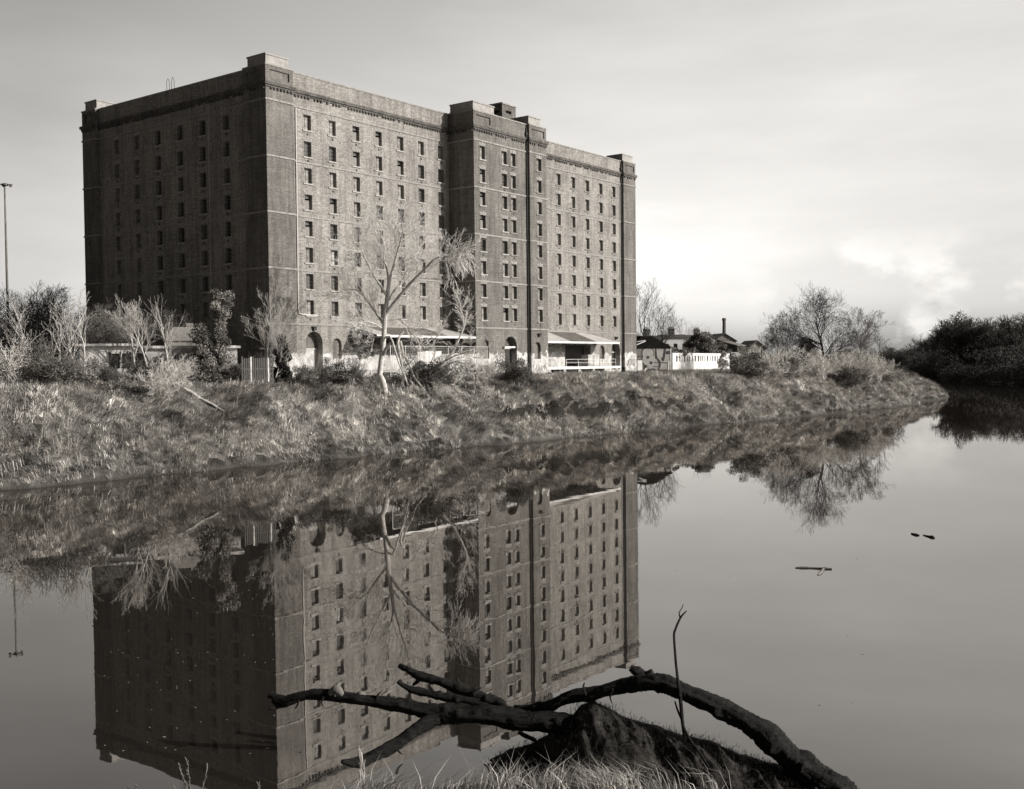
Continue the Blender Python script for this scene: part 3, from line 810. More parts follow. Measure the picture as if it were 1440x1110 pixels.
L = [([at(x, y, DT-.5) - o + Vector((0, -i*.25, 0)) for i, (x, y) in enumerate(q)], rd, lv) for (q, rd, lv) in
     [([(563,480),(568,500),(576,512),(583,530),(592,541),(600,550),(607,560)], [.14,.13,.12,.1,.08,.06,.04], 0),
      ([(568,466),(562,474),(560,482),(563,500),(568,520),(574,538)], [.05,.14,.15,.13,.1,.06], 0),
      ([(583,530),(600,536),(616,541),(626,548)], [.06,.05,.04,.02], 1), ([(592,541),(604,552),(614,562)], [.05,.04,.02], 1),
      ([(600,532),(622,541),(640,546)], [.05,.04,.02], 1), ([(574,538),(584,550),(590,566)], [.05,.04,.02], 1)]]
tw = []
for l in L: tw += twigs_on(l, rr, 5, 1.6, 3, .3, -.1, .6, .02)
tree_from('broken_limb', L+tw, tuple(o), 'snapped pale limbs hanging down the bank, right of the leaning tree', 'broken limb', M['pale_bark'], M['twig_pale'])

# prototypes of bare trees, reused with their own place, turn and label
def bt(px, py, Hpx, seed, label, name='bare_tree', pale=False, dark=False, D=None, group=None, **kw):
    global RMIN; RMIN = (.016 if D else .019) if px > 700 else .0105
    if D: q = at(px, py, D); p = (q.x, q.y, hz(q.x, q.y)-.1)
    else: p = place(px, py)
    top = at(px, py-Hpx, p[1]).z; H = top-p[2]
    lm_ = bare_tree(H*kw.pop('hk', 1), seed, **kw)
    zt = max(q_.z for l in lm_ for q_ in l[0]); s = H/zt
    T = tree_from(name, lm_, p, label, 'tree', M['pale_bark'] if pale else (M['bark_dark'] if dark else M['bark']), M['twig_pale'] if pale else (M['twig_dark'] if dark else M['twig']), group)
    T.scale = (s,)*3; RMIN = .011
    return T
bt(1163, 528, 136, 3, 'large round crowned bare tree on the far point, tallest there', dark=True, maxlev=4, kids=(18,8,6,4), up=.16, spread=.85, first=.14, lr=.70, r=.46, jit=.10)
bt(1212, 526, 96, 14, 'upright bare tree just right of the large round crowned one', maxlev=4, kids=(14,7,6,4), spread=.8, first=.15, up=.2, lr=.62, r=.26)
bt(1238, 528, 62, 12, 'slender bare tree last before the far point drops to the water', maxlev=3, kids=(10,6,4), spread=.6, up=.2, r=.14)
bt(1128, 524, 92, 41, 'pale bare tree leaning left over the bushes by the brick houses', lean=(-.55,0), maxlev=4, kids=(11,6,5,4), spread=.75, first=.25, r=.17, up=.12, lr=.65)
bt(1092, 522, 70, 43, 'thin bare tree with wispy crown between the houses and the leaning one', maxlev=4, kids=(10,6,5,4), spread=.8, r=.12, lr=.65)
bt(1066, 520, 58, 44, 'small grey bare tree right behind the dark bush near the houses', maxlev=3, kids=(10,6,4), spread=.65, r=.1)
bt(921, 478, 92, 51, 'tall dark bare tree rising behind the graffiti shed', dark=True, D=205, maxlev=4, kids=(10,5,4,3), spread=.7, first=.15, up=.3, r=.3, stems=2, lr=.68)
bt(973, 480, 42, 54, 'distant small bare tree above the row of roofs', D=270, maxlev=3, kids=(10,6,5), spread=.6, r=.16)
# left hand saplings
sap = [(22,520,112,'far left thin pale sapling curving up by the lamp mast',(-.25,0)),(42,524,118,'pale sapling second from the left edge, leaning',(-.2,0)),
       (62,520,96,'pale sapling third from the left edge with forked top',(.1,0)),(80,522,120,'straight pale sapling between the mast and the low painted building',(.03,0)),
       (98,520,104,'pale sapling left of the low painted building, crossing limbs',(.18,0)),(113,520,92,'bent pale sapling at the left end of the low painted building',(.28,0))]
for i, (x, y, h, lb, ln) in enumerate(sap):
    bt(x, y, h, 60+i, lb, 'pale_sapling', True, lean=ln, maxlev=3, kids=(7,4,3), spread=.55, first=.45, r=.17, lr=.45, up=.15, stems=2 if i % 2 else 1, jit=.13)
bt(190, 512, 92, 71, 'pale tree with forked stem before the low painted building', 'pale_sapling', True, maxlev=4, kids=(8,5,4,3), spread=.6, first=.4, r=.15, lean=(-.15,0))
bt(203, 506, 92, 72, 'pale tree with rounded fan shaped crown against the shaded wall', 'pale_sapling', True, maxlev=4, kids=(9,6,5,3), spread=.62, first=.45, r=.16)
bt(243, 526, 112, 73, 'sparse white pollarded tree with few upright prongs', 'pale_sapling', True, maxlev=2, kids=(9,3), spread=.5, first=.45, r=.17, up=.35)
bt(236, 522, 70, 76, 'short twiggy pale sapling beside the white pollarded tree', 'pale_sapling', True, maxlev=3, kids=(8,5,3), spread=.6, r=.08)
bt(384, 530, 128, 74, 'many stemmed pale tree leaning left beside the paling fence', 'pale_tree', True, maxlev=4, kids=(9,5,4,3), spread=.7, first=.25, r=.11, lean=(-.3,0), stems=3, up=.2, lr=.6)
bt(408, 526, 108, 75, 'thin pale sapling in front of the sunlit corner pier', 'pale_sapling', True, maxlev=3, kids=(8,5,4), spread=.5, r=.08, stems=2)

# leafy trees
def leafy(px, py, Hpx, Wpx, seed, label, name, mat, cat='tree', shape='column', n=46, D=None, leaf=.085, tone=(.4,1.5), dens=420):
    p = place(px, py) if D is None else (at(px, py, D).x, D, hz(at(px, py, D).x, D)-.1)
    H = at(px, py-Hpx, p[1]).z-p[2]; W = pxh(p, Wpx)/2
    rr = random.Random(seed); cs = []; out = []
    grow(Vector((0,0,-.2)), Vector((rr.uniform(-.05,.05),0,1)), H*.92, H*.018+.05, 0, 2, out, rr, .3, (12,4), .06, .8, .15, W/H*1.1)
    for i in range(n):
        t = (i+.5)/n*.94+.04; a = rnd()
        k = {'column': (.55+.45*math.sin(t*9+seed))*(1-.35*t), 'cone': (1.05-t)*1.0, 'dome': math.sqrt(max(0, 1-t*t))}[shape]
        rad = W*k*rr.uniform(.3, 1.0); c = min(W*.42, 1.1)*rr.uniform(.5, 1.1)
        cs.append((rad*math.cos(a), rad*math.sin(a), H*t*.97, c, int(dens*rr.uniform(.5, 1.2))))
    return tree_from(name, out, p, label, cat, M['bark'], M['twig'], extra=leaves_mesh('foliage', cs, leaf, mat, seed, tone))
leafy(310, 527, 124, 46, 81, 'tall shaggy ivy clad tree before the shaded wall', 'ivy_clad_tree', M['leaf_mid'], n=60)
leafy(283, 522, 66, 44, 86, 'low rounded evergreen left of the ivy clad tree', 'evergreen_shrub', M['leaf'], shape='dome', n=40)
leafy(397, 533, 62, 33, 82, 'dark glossy conical holly at the foot of the corner pier', 'holly_bush', M['leaf_dark'], 'bush', 'cone', 46)
leafy(1132, 526, 50, 40, 83, 'dark evergreen below the pale leaning tree on the point', 'evergreen_tree', M['leaf'], n=36, leaf=.12, dens=300)
leafy(1190, 526, 34, 38, 84, 'small dark evergreen at the foot of the large bare tree', 'evergreen_shrub', M['leaf'], n=26, shape='dome', leaf=.12, dens=300)
leafy(988, 527, 58, 66, 85, 'huge dome of ivy rising behind the long white wall', 'ivy_mass', M['leaf_mid'], 'ivy', 'dome', 110, D=209, leaf=.15, dens=300)
leafy(1012, 527, 48, 34, 87, 'smaller ivy clump behind the right end of the long white wall', 'ivy_mass', M['leaf'], 'ivy', 'dome', 40, D=217, leaf=.15, dens=200)
leafy(150, 500, 62, 70, 88, 'dark leafy tree mass behind the low painted building', 'evergreen_tree', M['leaf'], n=70, shape='dome', D=112)
bt(225, 520, 96, 89, 'dim bare tree behind the low painted building, against the shaded wall', D=109, maxlev=4, kids=(12,7,6,4), spread=.8, first=.2, up=.2, lr=.65, r=.16)
bt(160, 520, 100, 90, 'dim bare tree behind the left end of the low painted building', D=110, maxlev=4, kids=(12,7,6,4), spread=.8, first=.2, up=.2, lr=.65, r=.16)
# ivy hanging on the wall under the left canopy
cs = [(R.uniform(12.3, 21.5), .15, R.uniform(2.6, 4.9), .55, 130) for i in range(38)]
iv = link('wall_ivy', leaves_mesh('wall_ivy', [(a, b, c_, d, e) for a, b, c_, d, e in cs], .14, M['leaf_mid'], 9))
iv.location = (CX, CY, ZG); iv.rotation_euler = (0, 0, TH)
# flatten against the wall: the clumps are wide and shallow
for v_ in iv.data.vertices: v_.co.y = .25+(v_.co.y-.15)*.35
tag(iv, 'ivy covering the wall beneath the left canopy', 'ivy')

# bushes: prototypes then copies
def bush_proto(kind, seed):
    rr = random.Random(seed); out = []
    for i in range(16 if kind != 'leafy' else 9):
        a = rnd(); d = Vector((math.cos(a)*rr.uniform(.2,1.1), math.sin(a)*rr.uniform(.2,1.1), 1))
        grow(Vector((rr.uniform(-.5,.5), rr.uniform(-.5,.5), -.1)), d, rr.uniform(1.2, 2.3), .03, 1, 3, out, rr, .1, (0,9,6), .25, .7, .1, .6)
    cs = []
    if kind == 'leafy': cs = [(rr.gauss(0,.8), rr.gauss(0,.8), abs(rr.gauss(.7,.5))+.1, .5, 210) for i in range(40)]
    if kind == 'mixed': cs = [(rr.gauss(0,.9), rr.gauss(0,.9), abs(rr.gauss(.4,.35))+.1, .5, 130) for i in range(20)]
    T = thing('bush', (0,0,0), 0, 'x', 'bush'); pale = kind == 'bare'
    link('stems', limbs_mesh('stems', out, M['twig_pale'] if pale else M['twig']), T)
    if cs: link('foliage', leaves_mesh('foliage', cs, .06, M['leaf_mid'] if kind == 'mixed' else M['leaf'], seed), T)
    return T
protos = {}; used = set()
for k in ('bare', 'leafy', 'mixed'):
    for s in (0, 1): protos[(k, s)] = bush_proto(k, 100+s*7+len(k))
bcount = 0
def bush(kind, px, py, s, label, group=None, sz=1.0):
    global bcount; bcount += 1
    key = (kind, bcount % 2); p = place(px, py, .1); src = protos[key]; sc = (s, s, s*sz)
    if key not in used:
        used.add(key); src.location = p; src.rotation_euler = (0,0,rnd()); src.scale = sc; src['label'] = label
        if group: src['group'] = group
        return src
    return copy_thing(src, p, rnd(), sc, label, group)
for k, x, y, s, lb in [
    ('bare',222,560,1.5,'pale tangled bare bush on the bank crest beside the fallen log'),
    ('leafy',150,540,.8,'dark bramble heap under the graffiti of the low building'),
    ('mixed',106,540,1.2,'scrubby bush at the left end of the low building'),
    ('mixed',60,540,1.8,'scrubby bush between the leftmost saplings'),
    ('bare',18,542,1.9,'twiggy scrub at the left edge of the picture'),
    ('mixed',262,534,1.4,'scrubby bush with ivy before the ivy clad tree'),
    ('mixed',330,532,1.1,'low scrub at the foot of the ivy clad tree'),
    ('bare',250,540,1.1,'small pale bare bush right of the tangled one'),
    ('leafy',205,540,1.2,'dark leafy bush under the forked pale trees'),
    ('leafy',430,537,.9,'low dark bush before the big arched doorway'),
    ('leafy',468,537,1.0,'rounded dark bush below the small arched window'),
    ('mixed',500,540,1.1,'pale scrub left of the leaning pale tree'),
    ('leafy',590,540,1.2,'dark thicket beneath the snapped limbs'),
    ('mixed',625,540,1.3,'thicket round the willow foot'),
    ('mixed',655,538,1.1,'scrub between the willow and the tower'),
    ('bare',690,536,1.0,'twiggy bare bush under the blind tower window'),
    ('leafy',722,536,1.3,'dark leafy bush blocking the tower doorway'),
    ('mixed',742,540,.9,'low scrub at the downpipe of the tower'),
    ('leafy',1052,530,1.8,'large dark bush right of the long white wall'),
    ('bare',1078,532,2.0,'brown bush below the brick houses'),
    ('mixed',1102,532,2.0,'brown bush left of the dark evergreen on the point'),
    ('bare',1118,530,2.0,'twiggy bush under the pale leaning tree'),
    ('bare',1150,532,2.2,'brushwood before the large round crowned tree'),
    ('bare',1180,532,2.2,'twiggy bush right of the large bare trunk'),
    ('bare',1205,532,2.2,'brushwood under the upright bare tree'),
    ('leafy',1196,541,1.5,'dark hollow bramble low on the point'),
    ('bare',1228,534,2.3,'last twiggy bush on the point'),
    ('mixed',1248,536,1.6,'low scrub where the point slopes to the river')]:
    bush(k, x, y, s, lb)

# fallen log on the left bank
g0, g1 = ground(238, 541), ground(316, 583)
lg = MB(); rr = random.Random(3); P = [g0.lerp(g1, i/9)+Vector((rr.uniform(-.06,.06), 0, 0)) for i in range(10)]
za, zb_ = hz(g0.x, g0.y)+.3, hz(g1.x, g1.y)+.1
P = [Vector((p.x, p.y, max(za+(zb_-za)*i/9, hz(p.x, p.y)-.05)+.05*rr.random())) for i, p in enumerate(P)]
lg.tube(P, [.20-.014*i for i in range(10)], 9, jit=.12, rng=rr)
tag(lg.build('fallen_log', M['pale_bark'], smooth=True), 'long pale fallen log lying down the left bank', 'log')

# ------------------------------------------------------------ grass
def blades(name, P, n_per, hgt_rng, width, lean, mat, seed, tone_f, wind=(.5, 0), flop=.5, sprd=.15):
    rs = np.random.RandomState(seed); n = len(P)
    tone = tone_f(P)*np.exp(rs.normal(0, .42, n))
    B = np.repeat(P, n_per, 0); T = np.repeat(tone, n_per)*rs.uniform(.7, 1.3, n*n_per)
    fl = np.stack([fbm(P[:,0], P[:,1], .22, 201), fbm(P[:,0], P[:,1], .22, 231)], 1)*2.4
    tuft_dir = np.repeat(rs.normal(size=(n, 2))*.3+np.array(wind)+fl, n_per, 0)
    N_ = len(B); B = B+np.concatenate([rs.normal(size=(N_, 2))*sprd, np.zeros((N_, 1))], 1)
    H = rs.uniform(*hgt_rng, (N_, 1))*np.repeat(rs.uniform(.6, 1.3, (n, 1)), n_per, 0)
    d = (tuft_dir+rs.normal(size=(N_, 2))*lean)*flop*H
    a = rs.uniform(0, PI, N_); w = np.stack([np.cos(a), np.sin(a), np.zeros(N_)], 1)*width*rs.uniform(.6, 1.4, (N_, 1))
    z0 = np.zeros((N_, 1))
    mid = B+np.concatenate([d*.35, H*.62], 1); tip = B+np.concatenate([d*1.15, H*rs.uniform(.65, 1.0, (N_, 1))], 1)
    B = B-np.array([0, 0, .05])
    V = np.stack([B-w, B+w, mid+w*.8, tip, mid-w*.8], 1).reshape(-1, 3)
    i = np.arange(N_)[:, None]*5
    F = np.concatenate([i+[0,1,2], i+[0,2,4], i+[4,2,3]], 0)
    o_ = link(name, mesh_np(name, V, F, mat, False, np.repeat(T, 5)))
    return o_
rs = np.random.RandomState(11)
def scatter(n, x0, x1, y0, y1, dmin, dmax, dens=None):
    x = rs.uniform(x0, x1, n*10); y = rs.uniform(y0, y1, n*10)
    d = pdist(x, y, SHORE); k = inside(x, y, FAR_L) & (d > dmin) & (d < dmax)
    dx, dy = x-CX, y-CY; u = dx*CT+dy*ST; v = -dx*ST+dy*CT
    k &= ~((u > -.5) & (u < 75) & (v > -4.3))
    if dens is not None: k &= rs.rand(len(x)) < dens(x, y, d)
    x, y = x[k][:n], y[k][:n]
    z = hgt(x, y); k = z > -.12
    return np.stack([x, y, z], 1)[k]
holes = lambda x, y, d: np.clip(.72+1.2*fbm(x, y, .38, 77)+1.5*fbm(x, y, 1.1, 78), .12, 1)*np.clip(1.15-d/34, .25, 1)*np.clip(150/y, .3, 1.3)/1.3
P = scatter(62000, -60, 93, 55, 245, .4, 30, holes)
tf = lambda P: np.clip(.84+.75*fbm(P[:,0], P[:,1], .42, 5)+.9*fbm(P[:,0], P[:,1], 1.1, 15), .14, 1.6)
tag(blades('bank_grass', P, 9, (.13, .56), .014, .38, M['grass'], 2, tf, (.45,-.45), 1.15), kind='stuff')
# hanging dead grass along the waterline and the ledge, and dark leafy ground cover
P = scatter(16000, -60, 93, 55, 245, .02, 2.8, lambda x, y, d: np.clip(.62+1.8*fbm(x, y, .4, 31), 0.05, 1))
tag(blades('waterside_reeds', P, 9, (.12, .62), .013, .35, M['grass'], 4, lambda P: np.clip(.62+.9*fbm(P[:,0], P[:,1], .9, 8), .1, 1.4), (.25,-.3), .6), kind='stuff')
P = scatter(9000, -60, 93, 55, 245, .3, 20, lambda x, y, d: np.clip(.3+1.8*fbm(x, y, .3, 66), .03, 1))
tag(blades('dead_stems', P, 3, (.45, 1.15), .011, .2, M['grass_near'], 44, lambda P: 1.0+.5*fbm(P[:,0], P[:,1], .6, 8), (.2,-.1), .35, .2), kind='stuff')
Pd = scatter(5200, -60, 93, 55, 245, .6, 24, lambda x, y, d: np.clip(-.05+2.4*fbm(x, y, .24, 91), 0, 1))
cs = [(p[0], p[1], p[2]+.14, .42, 20) for p in Pd]
tag(link('ground_cover', leaves_mesh('ground_cover', cs, .085, M['leaf'], 21, (.35, 1.3))), kind='stuff')

# ------------------------------------------------------------ low painted building on the left
a0, a1 = at(113, 520, 99.5), at(334, 520, 104.5)
ang = math.atan2(a1.y-a0.y, a1.x-a0.x); LEN = (Vector(a1)-Vector(a0)).to_2d().length
zb = hz(a0.x, a0.y); zt = at(113, 487, 99.5).z-zb
LB = thing('low_building', (a0.x, a0.y, zb), ang, 'long low flat roofed building with graffiti on its pale wall', 'building')
w_, bk = MB(), []
hs = [(2.5+i*1.15, 3.45+i*1.15, 1.1, 2.5, False, .15, True) for i in range(3)]+[(8.3,9.4,0,2.3,False,.2,True),(11.2,12.6,1.1,2.4,False,.15,True)]
wall(w_, bk, (0,0), (LEN,0), -1, zt, hs); wall(w_, bk, (LEN,0), (LEN,4.5), -1, zt, []); wall(w_, bk, (0,4.5), (0,0), -1, zt, []); wall(w_, bk, (LEN,4.5), (0,4.5), -1, zt, [])
w_.build('wall', M['white_dirty'], LB); [k.build('window', M['glass_dark'], LB) for k in bk]
c = MB(); c.box(-.4,LEN*.36,-.5,4.8,zt+.003,zt+.22); c.box(LEN*.37,LEN+.3,-.4,4.8,zt-.25,zt-.05) ; c.build('roof', M['white_dirty'], LB)
for sx, n, sd in ((.3,5,3),(5.9,6,5)):
    c = MB(); rr = random.Random(sd)
    for i in range(9):
        x = sx+rr.uniform(0, 2.1); z = rr.uniform(.5, 2.6); r_ = rr.uniform(.2, .45)
        c.prism([(x+r_*math.cos(t)*rr.uniform(.6,1.2), -.02-.003*i, z+r_*math.sin(t)*rr.uniform(.6,1.2)) for t in [PI*j/5 for j in range(10)]], (0,.002,0))
    c.build('graffiti', M['white'] if sd == 5 else M['greypaint'], LB)
scribble(LB, 2.3, 6.0, -.03, .7, 2.7, 12, 6, .03)
# small pale hipped outbuilding behind it
q = at(262, 500, 107); OB = thing('outbuilding', (q.x, q.y, 6.8), ang, 'small pale outbuilding with hipped roof against the shaded wall', 'outbuilding')
c = MB(); c.box(-1.9,1.6,0,2.6,-.5,3.9); c.build('wall', M['timber'], OB)
c = MB(); B4 = [(-2.1,-.2,3.903),(1.8,-.2,3.903),(1.8,2.8,3.903),(-2.1,2.8,3.903)]; T4 = [(-1.2,.7,5.3),(.9,.7,5.3),(.9,1.9,5.3),(-1.2,1.9,5.3)]
for i in range(4): c.face([B4[i],B4[(i+1)%4],T4[(i+1)%4],T4[i]])
c.face(T4); c.box(.1,.8,.9,1.6,5.303,5.7); c.build('roof', M['timber'], OB)
# paling fence
a0, a1 = at(340, 530, 101.5), at(386, 531, 103.5)
ang2 = math.atan2(a1.y-a0.y, a1.x-a0.x); LF = (a1-a0).to_2d().length; zf_ = hz(a0.x, a0.y)
PF = thing('paling_fence', (a0.x, a0.y, zf_), ang2, 'weathered upright paling fence left of the holly', 'fence')
n = int(LF/.22)
for i in range(n):
    c = MB(); x = i*.22; h = at(340, 503, 102).z-zf_+R.uniform(-.12,.12)
    c.box(x,x+.15,0,.03,-.4,h); c.build('paling', M['white_dirty'] if i in (4,12) else M['timber_mid'], PF)
c = MB(); c.bar((0,.06,.5),(LF,.06,.5),.06,.1); c.bar((0,.06,1.6),(LF,.06,1.6),.06,.1); c.build('rail', M['timber'], PF)
# lamp mast
q = at(10, 400, 166); zb = hz(q.x, q.y); zt = at(9, 258, 166).z
MA = thing('lamp_mast', (q.x, q.y, zb), 0, 'very tall thin floodlight mast at the far left', 'lamp mast')
c = MB(); c.tube([(0,0,-.5),(0,0,(zt-zb)*.5),(0,0,zt-zb)], [.24,.19,.13], 8); c.build('pole', M['bark'], MA, True)
c = MB(); c.tube([(0,0,zt-zb-.35),(0,0,zt-zb-.1)], [.5,.6], 12); c.build('head_ring', M['iron'], MA)
for i in range(6):
    a = i*PI/3; c = MB(); x, y = 1.0*math.cos(a), 1.0*math.sin(a); c.bar((0,0,zt-zb-.2),(x,y,zt-zb-.2),.08); c.box(x-.17,x+.17,y-.17,y+.17,zt-zb-.42,zt-zb-.12); c.build('floodlight', M['timber'], MA)

# ------------------------------------------------------------ graffiti shed
a0, a1 = at(889, 524, 174.5), at(943.5, 524, 177.5); zb = hz(a0.x, a0.y)-.0
ang3 = math.atan2(a1.y-a0.y, a1.x-a0.x); W = (a1-a0).to_2d().length
SH = thing('graffiti_shed', (a0.x, a0.y, zb), ang3, 'dark roofed brick shed covered with large bubble letter graffiti', 'shed')
def sp(px, py):
    """pixel -> (x, z) on the shed front"""
    r = ray(px, py); nx, ny = -math.sin(ang3), math.cos(ang3); t = (a0.x*nx+a0.y*ny)/(r[0]*nx+r[1]*ny)
    return ((r[0]*t-a0.x)*math.cos(ang3)+(r[1]*t-a0.y)*math.sin(ang3), HC+r[2]*t-zb)
ze = sp(943, 489)[1]; zr = sp(912, 473)[1]
w_, bk = MB(), []
wall(w_, bk, (0,0), (W,0), -1, ze, []); wall(w_, bk, (W,0), (W,9), -1, ze, []); wall(w_, bk, (W,9), (0,9), -1, ze, []); wall(w_, bk, (0,9), (0,0), -1, ze, [])
w_.build('wall', M['brick_smooth'], SH)
xa, xb = sp(904, 473)[0], sp(919, 473)[0]
c = MB(); B4 = [(-.5,-.35,ze+.003),(W+.15,-.35,ze+.003),(W+.15,9.2,ze+.003),(-.5,9.2,ze+.003)]; T4 = [(xa,.3,zr),(xb,.3,zr),(xb,8.6,zr),(xa,8.6,zr)]
for i in range(4): c.face([B4[i],B4[(i+1)%4],T4[(i+1)%4],T4[i]])
c.face(T4); c.face(B4[::-1]); c.build('roof', M['tar'], SH)
c = MB(); c.box(W-.16,W+.02,-.10,-.003,-1,ze-.02); c.build('corner_board', M['white_dirty'], SH)
c = MB(); x0 = sp(897,505)[0]; c.box(x0-.1,sp(903,505)[0],-.04,-.003,-1,sp(900,507)[1]); c.build('white_panel', M['white'], SH)
def paint(parent, pts, mat, y, name='graffiti'):
    g = MB(); g.prism([(sp(*p)[0], y, sp(*p)[1]) for p in pts], (0,.004,0)); g.build(name, mat, parent)
def zz(L_): return [(885+x/9.6, 450+y/9.6) for x, y in L_]      # from the enlarged photograph
def blob(cx, cy, rx, ry, n=18): return [(cx+rx*math.cos(2*PI*i/n), cy+ry*math.sin(2*PI*i/n)) for i in range(n)]
paint(SH, zz([(180,380),(330,378),(545,385),(545,720),(180,722)]), M['greypaint'], -.012)
for i, (b_, mt) in enumerate([(blob(250,450,88,88),'black'),(blob(225,545,62,80),'black'),(blob(330,600,95,100),'black'),
        (blob(250,452,76,76),'greypaint'),(blob(228,540,52,72),'greypaint'),(blob(322,600,84,88),'greypaint'),(blob(285,520,60,40),'greypaint'),
        (blob(248,506,22,20),'black'),(blob(290,580,22,20),'black')]):
    paint(SH, zz(b_), M[mt], -.02-.005*i)
for i, (L_, mt) in enumerate([([(470,380),(492,380),(480,500),(462,560),(448,520)],'black'),([(432,510),(475,500),(470,540),(455,562),(440,540)],'black'),
        ([(350,385),(362,385),(372,500),(410,575),(404,660),(392,660),(394,580),(350,505)],'black'),([(190,610),(240,612),(210,680),(195,690)],'black'),
        ([(240,665),(340,655),(345,690),(250,700)],'black'),([(430,715),(500,660),(500,715)],'black'),([(330,572),(520,576),(520,584),(330,580)],'black'),
        ([(310,628),(400,628),(400,636),(310,636)],'black'),([(110,490),(175,490),(175,498),(110,498)],'black'),([(500,420),(545,420),(545,460),(500,460)],'black'),
        ([(525,560),(536,560),(530,700),(518,700)],'white'),([(190,690),(215,650),(225,655),(200,715)],'white_dirty')]):
    paint(SH, zz(L_), M[mt], -.066-.005*i)
c = MB(); c.bar((sp(893,485)[0],-.6,sp(893,485)[1]),(sp(905,480)[0],-.6,sp(905,480)[1]),.12); c.bar((sp(893,481)[0],-.6,sp(893,481)[1]),(sp(905,479)[0],-.6,sp(905,479)[1]),.08); c.build('lamp_bracket', M['white'], SH)

# ------------------------------------------------------------ long white wall
a0, a1 = at(946, 524, 178.5), at(1026, 522, 214); ang4 = math.atan2(a1.y-a0.y, a1.x-a0.x); LW = (a1-a0).to_2d().length; zb = hz(a0.x, a0.y)
WLn = thing('ruined_white_wall', (a0.x, a0.y, zb), ang4, 'long low whitewashed ruined wall with a row of narrow slots', 'wall')
zt = at(946, 496.5, 178.5).z-zb
slots = []; x = 2.0; rr = random.Random(9)
while x < LW-1.5:
    w = rr.choice([.45,.6,.6,.9]); slots.append((x, x+w, zt*.52, zt-.45, False, .35, True)); x += w+rr.uniform(.7,1.3)
w_, bk = MB(), []; wall(w_, bk, (0,0), (LW,0), -1, zt, slots); wall(w_, bk, (LW,0), (LW,.4), -1, zt, []); wall(w_, bk, (LW,.4), (0,.4), -1, zt, []); wall(w_, bk, (0,.4), (0,0), -1, zt, [])
w_.face([(0,0,zt),(LW,0,zt),(LW,.4,zt),(0,.4,zt)])
w_.build('wall_face', M['white'], WLn); [k.build('slot', M['timber_dark'], WLn) for k in bk]
cs = [(R.uniform(0, LW*.45), R.uniform(0,.8), zt+R.uniform(-.5,.6), .5, 90) for i in range(30)]
link('hanging_ivy', leaves_mesh('hanging_ivy', cs, .16, M['leaf_mid'], 33), WLn)

# ------------------------------------------------------------ houses behind
def house(px0, px1, pyb, pyt, pyr, D, depth, label, wmat, rmat, gable='side', wins_=3, chim=1, turn=0.0, lot=None, name='house'):
    b0 = at(px0, pyb, D); b1 = at(px1, pyb, D); w = (b1-b0).length
    zb = 6.2; ze = at(px0, pyt, D).z-zb; zr = at(px0, pyr, D).z-zb
    T = thing(name, (b0.x, b0.y, zb), turn, label, 'house')
    w_, bk = MB(), []
    hs = [(w*(i+.5)/wins_-.5, w*(i+.5)/wins_+.5, ze*.45, ze*.82, False, .2, True) for i in range(wins_)]
    wall(w_, bk, (0,0), (w,0), -2, ze, hs); wall(w_, bk, (w,0), (w,depth), -2, ze, []); wall(w_, bk, (w,depth), (0,depth), -2, ze, []); wall(w_, bk, (0,depth), (0,0), -2, ze, [])
    if gable == 'front':
        w_.face([(0,0,ze),(w,0,ze),(w/2,0,zr)]); w_.face([(0,depth,ze),(w,depth,ze),(w/2,depth,zr)])
    else:
        w_.face([(0,0,ze),(0,depth,ze),(0,depth/2,zr)]); w_.face([(w,0,ze),(w,depth,ze),(w,depth/2,zr)])
    w_.build('wall', wmat, T)
    for k in bk: k.build('window', M['glass_dark'], T)
    c = MB(); t = .18
    if gable == 'front':
        c.prism([(-.3,-.3,ze+.01),(w/2,-.3,zr+.05),(w/2,depth+.3,zr+.05),(-.3,depth+.3,ze+.01)], (0,0,t)); c.prism([(w/2,-.3,zr+.05),(w+.3,-.3,ze+.01),(w+.3,depth+.3,ze+.01),(w/2,depth+.3,zr+.05)], (0,0,t))
    else:
        c.prism([(-.2,-.3,ze+.01),(w+.2,-.3,ze+.01),(w+.2,depth/2,zr+.05),(-.2,depth/2,zr+.05)], (0,0,t)); c.prism([(-.2,depth+.3,ze+.01),(w+.2,depth+.3,ze+.01),(w+.2,depth/2,zr+.05),(-.2,depth/2,zr+.05)], (0,0,t))
    ro = c.build('roof', rmat, T)
    for i in range(chim):
        c = MB(); x = w*(i+.5)/chim; y = depth/2 if gable == 'side' else depth*.3; z0 = zr-.8
        c.box(x-.7,x+.7,y-.4,y+.4,z0,zr+1.5); c.box(x-.8,x+.8,y-.5,y+.5,zr+1.503,zr+1.7)
        for k in (-.4,0,.4): c.tube([(x+k,y,zr+1.7),(x+k,y,zr+2.1)], .14, 6)
        c.build('chimney', M['brick_dark'], ro)
    return T
house(898, 932, 492, 480, 473, 245, 8, 'terraced house with slate roof directly behind the graffiti shed', M['white_dirty'], M['slate'], chim=1, turn=.1)
house(932, 969, 500, 476, 471.5, 262, 8, 'pale terraced house with slate roof right of the shed roof', M['white'], M['slate'], wins_=3, chim=1, turn=.1)
house(969, 1003, 500, 478, 472, 272, 8, 'terraced house with slate roof behind the ivy dome', M['white_dirty'], M['slate'], wins_=3, chim=1, turn=.1)
house(1003, 1036, 520, 481, 470, 250, 9, 'brick house with front gable behind the end of the white wall', M['brick'], M['slate'], 'front', 2, 0, .1)
house(1023, 1041, 525, 503, 497, 218, 5, 'small white lean-to at the end of the long white wall', M['white'], M['sheet'], 'side', 1, 0, .0, name='lean_to')
house(1037, 1051, 520, 487, 481, 232, 9, 'dark ended brick house with sloping roof left of the hipped one', M['brick_dark'], M['timber'], 'side', 0, 0, .55)
